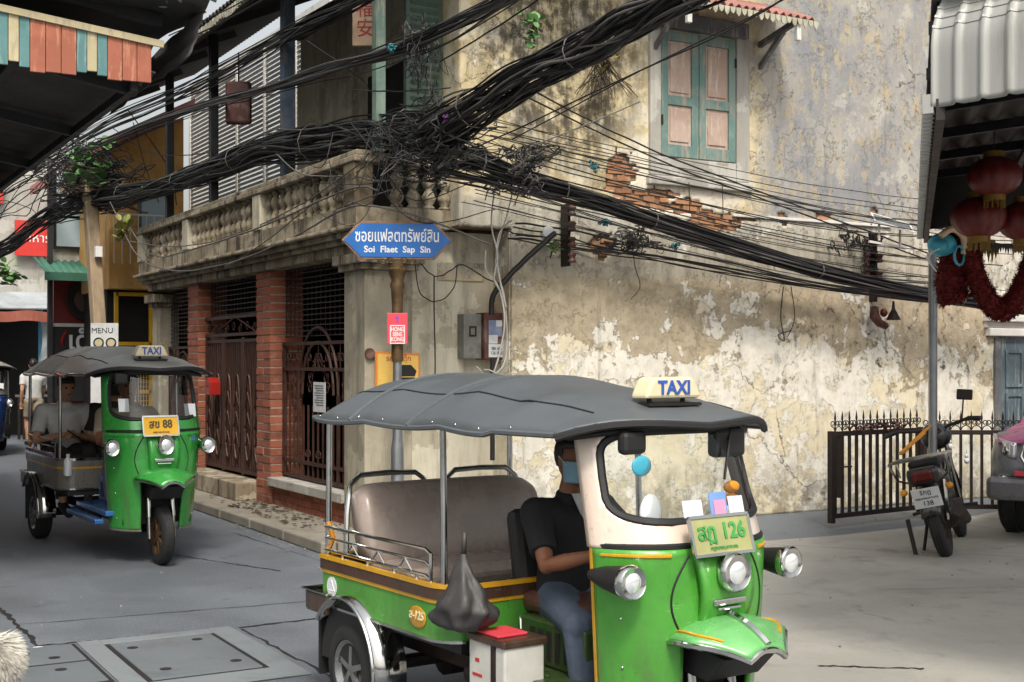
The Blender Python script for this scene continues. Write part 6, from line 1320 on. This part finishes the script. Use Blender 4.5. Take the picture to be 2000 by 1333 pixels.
# mailbox and notice on the gates
ML = thing('mailbox', 'red metal mailbox with pitched lid on the brick pier by the gate', 'mailbox', (-.1, 5.2, 1.3)); c = atd(414, 756, 16.35); MB().prism([(-.1, -.1), (.1, -.1), (.1, .06), (0, .12), (-.1, .06)], lambda a, b, d: (c.x+d, c.y+a, c.z+b), -.06, .08).build('box', 'mail_red', ML, bevel=.004); MB().box(c.x-.064, c.x-.06, c.y-.05, c.y+.05, c.z+.0, c.z+.02).build('slot', 'black_print', ML)
c = atd(621, 776, 12.95); PN = thing('paper_notice', 'white paper notice taped to the arched window guard', 'notice', tuple(c)); MB().box(c.x, c.x+.003, c.y-.2, c.y+.13, c.z-.15, c.z+.15).build('sheet', 'paper', PN)
m = MB()
for k in range(9): m.box(c.x-.002, c.x, c.y-.15, c.y+.09-.05*(k % 3 == 2), c.z+.11-k*.024, c.z+.117-k*.024)
m.build('print', 'black_print', PN)
# hanging signs on the balcony
c = atd(466, 202, 15.2); HS = thing('hanging_board', 'dark red hanging board between the balcony posts', 'sign', tuple(c)); MB().obox(c, (.3, .12, .5), Matrix.Rotation(R(-30), 3, 'Z')).build('board', 'box_brown', HS, bevel=.03); MB().tube([c+Vector((0, 0, .25)), c+Vector((0, 0, .6))], .01, 5).build('hanger', 'iron_dark', HS)
c = atd(715, 40, 12.4); CB = thing('character_board', 'tall pale board with red characters beside the green post', 'sign', tuple(c)); rb = Matrix.Rotation(R(-30), 3, 'Z'); MB().obox(c, (.26, .05, .5), rb).build('board', 'dragon_cream', CB, bevel=.006); txt('福\n安', .19, 'red_print', CB, frame_M(c+rb @ Vector((0, -.03, 0)), rb @ Vector((1, 0, 0)), (0, 0, 1)))
# ------------------------------------------------ lanterns and dragon under the yard canopy
def lantern(label, px, py, d, r):
    c = atd(px, py, d); T = thing('paper_lantern', label, 'lantern', tuple(c), group='lanterns under the canopy', world=False)
    m = MB(); n = 24
    m.grid(lambda a, b: (r*(1+.05*abs(math.sin(a*12*math.pi)))*math.sin(.18+b*(math.pi-.36))*math.cos(6.2832*a), r*(1+.05*abs(math.sin(a*12*math.pi)))*math.sin(.18+b*(math.pi-.36))*math.sin(6.2832*a), r*.8*math.cos(.18+b*(math.pi-.36))), 72, 12); m.build('globe', 'lantern_red', T, smooth=2)
    for z in (1, -1): MB().lathe([(r*.38, -.03), (r*.42, -.03), (r*.42, .03), (r*.38, .03)], 16, (0, 0, z*r*.8)).build('collar', 'lantern_gold', T)
    m = MB()
    for k in range(12): a = k*.5236; m.tube([(r*.36*math.cos(a), r*.36*math.sin(a), -r*.85), (r*.4*math.cos(a), r*.4*math.sin(a), -r*1.25)], .008, 4)
    m.build('fringe', 'lantern_gold', T); MB().tube([(0, 0, r*.8), (0, 0, r*.8+.3)], .006, 4).build('cord', 'iron_dark', T)
lantern('upper red ribbed lantern with gold collar', 1942, 345, 9.6, .19); lantern('middle red ribbed lantern above the dragon head', 1912, 425, 9.8, .2); lantern('red ribbed lantern beside the dragon body at the frame edge', 2000, 432, 9.8, .19)
DG = thing('dragon_garland', 'red tinsel dragon decoration draped in loops with a turquoise head', 'decoration', tuple(atd(1860, 500, 11.)))
def tinsel(L, r):
    C = catmull(pth(L), 10); m = MB(); m.tube(C, r*.82, 10); 
    for k in range(int(len(C)*40)):
        i = random.randrange(len(C)-1); t_ = (C[i+1]-C[i]).normalized(); v_ = Vector((random.gauss(0, 1), random.gauss(0, 1), random.gauss(0, 1))); v_ -= t_*v_.dot(t_); v_.normalize(); b_ = C[i]+(C[i+1]-C[i])*random.random()+v_*r*.8; s_ = t_.cross(v_)*.018
        m.add([b_-s_, b_+s_, b_+v_*r*.28+t_*random.gauss(0, .02)], [(0, 1, 2)])
    return m
tinsel([(1880, 455, 11), (1862, 520, 11), (1856, 560, 11), (1866, 590, 11)], .15).build('body', 'garland_red', DG, smooth=2); tinsel([(1890, 450, 10.9), (1900, 520, 10.9), (1925, 580, 10.9), (1955, 607, 10.9), (1985, 585, 10.9), (2010, 530, 10.9), (2040, 440, 10.9)], .105).build('body', 'garland_red', DG, smooth=2)
c = atd(1840, 478, 10.9); h = MB(); h.ell(c, (.12, .12, .1), 14, 10); h.ell(c+Vector((-.1, -.05, -.02)), (.09, .08, .06), 12, 8); hd_ = h.build('head', 'turquoise', DG, smooth=2)
m = MB(); m.tube(catmull([c+Vector((-.13, -.1, .06)), c+Vector((-.02, -.13, .12)), c+Vector((.1, -.14, .05)), c+Vector((.13, -.12, -.08))], 6), .03, 8); m.build('brow', 'dragon_cream', hd_, smooth=2)
m = MB()
for k in range(5): m.tube(catmull([c+Vector((-.12, -.1, -.04)), c+Vector((-.22-.02*k, -.1, -.08-.01*k)), c+Vector((-.3+.03*k, -.1, -.16-.02*k))], 5), .006, 4)
m.build('whiskers', 'sticker_white', hd_, smooth=2); MB().tube([c+Vector((.06+.06*math.cos(k*.52), -.13, -.1+.08*math.sin(k*.52))) for k in range(12)], .012, 6, closed=True).build('ring', 'turquoise', hd_, smooth=2)
m = MB()
for k in range(10): a = atd(1875+k*7, 470+6*(k % 2), 10.9); m.add([a, a+Vector((.05, -.03, 0)), a+Vector((.02, -.02, -.13-.03*(k % 3)))], [(0, 1, 2)])
m.build('mane', 'lantern_gold', DG, solid=.01)
fr_ = MB()
for k in range(22): a = atd(1930+k*5, 476, 10.7); fr_.add([a, a+Vector((.03, -.02, 0)), a+Vector((.015, -.01, -.06-.05*random.random()))], [(0, 1, 2)])
fr_.build('fringe', 'vinyl_dark', DG, solid=.006)

# ------------------------------------------------ shaggy dog in the foreground
dl = atd(0, 1333, 6.15); DX = thing('dog', 'shaggy white and tan dog standing at the drain slabs', 'dog', (*c2w(-2.72, 6.1), 0), R(150), world=False)
b = MB(); b.tube([(-.24, 0, .3), (0, 0, .3), (.2, 0, .31)], [.1, .115, .12], 12); b.ell((-.24, 0, .3), (.1, .1, .11), 10, 8); b.tube([(.2, 0, .34), (.32, 0, .44)], [.09, .07], 10); b.ell((.38, 0, .48), (.09, .075, .075), 12, 8); b.tube([(.42, 0, .46), (.5, 0, .44)], [.045, .03], 8)
for s in (-1, 1):
    b.tube([(.2, s*.07, .26), (.21, s*.07, .13), (.2, s*.07, .03), (.24, s*.07, .015)], [.05, .034, .03, .03], 8); b.tube([(-.22, s*.07, .28), (-.17, s*.07, .19), (-.27, s*.07, .11), (-.26, s*.07, .03), (-.22, s*.07, .015)], [.07, .05, .03, .028, .03], 8); b.tube([(.37, s*.06, .53), (.35, s*.1, .44)], [.03, .015], 6)
bd_ = b.build('body', 'fur', DX, remesh=.014)
f_ = MB()
for k in range(2600):
    a = random.random(); x = -.33+.62*random.random(); an = random.random()*6.283; r = .105+.012*nz(x*5, an, 0); p = Vector((x, r*math.cos(an), .3+r*math.sin(an))); o_ = Vector((-.35, math.cos(an)*.7, math.sin(an)*.7-.45)).normalized(); s_ = o_.cross(Vector((1, .2, 0))).normalized()*.006
    L = random.uniform(.035, .075); f_.add([p-s_, p+s_, p+o_*L+Vector((0, 0, -.012))], [(0, 1, 2)])
for k in range(1500):
    a = random.uniform(.5, 1.57)*random.choice((1, .9)); an = random.random()*6.283; n_ = Vector((-math.sin(a), math.cos(a)*math.cos(an), math.cos(a)*math.sin(an))); p = Vector((-.26, 0, .29))+Vector((n_.x*.1, n_.y*.105, n_.z*.12)); o_ = (n_+Vector((0, 0, -.7))).normalized(); s_ = o_.cross(Vector((.3, 1, 0))).normalized()*.006; f_.add([p-s_, p+s_, p+o_*random.uniform(.04, .08)], [(0, 1, 2)])
f_.build('coat', 'fur', DX, kind='stuff')
for s in (-1, 1): MB().ell((.45, s*.035, .5), (.009, .009, .01), 8, 6).build('eye', 'eye', DX, smooth=2)
MB().ell((.51, 0, .45), (.015, .02, .014), 8, 6).build('nose', 'rubber', DX, smooth=2)
for o in bpy.data.objects:
    if '_w' in o: del o['_w']
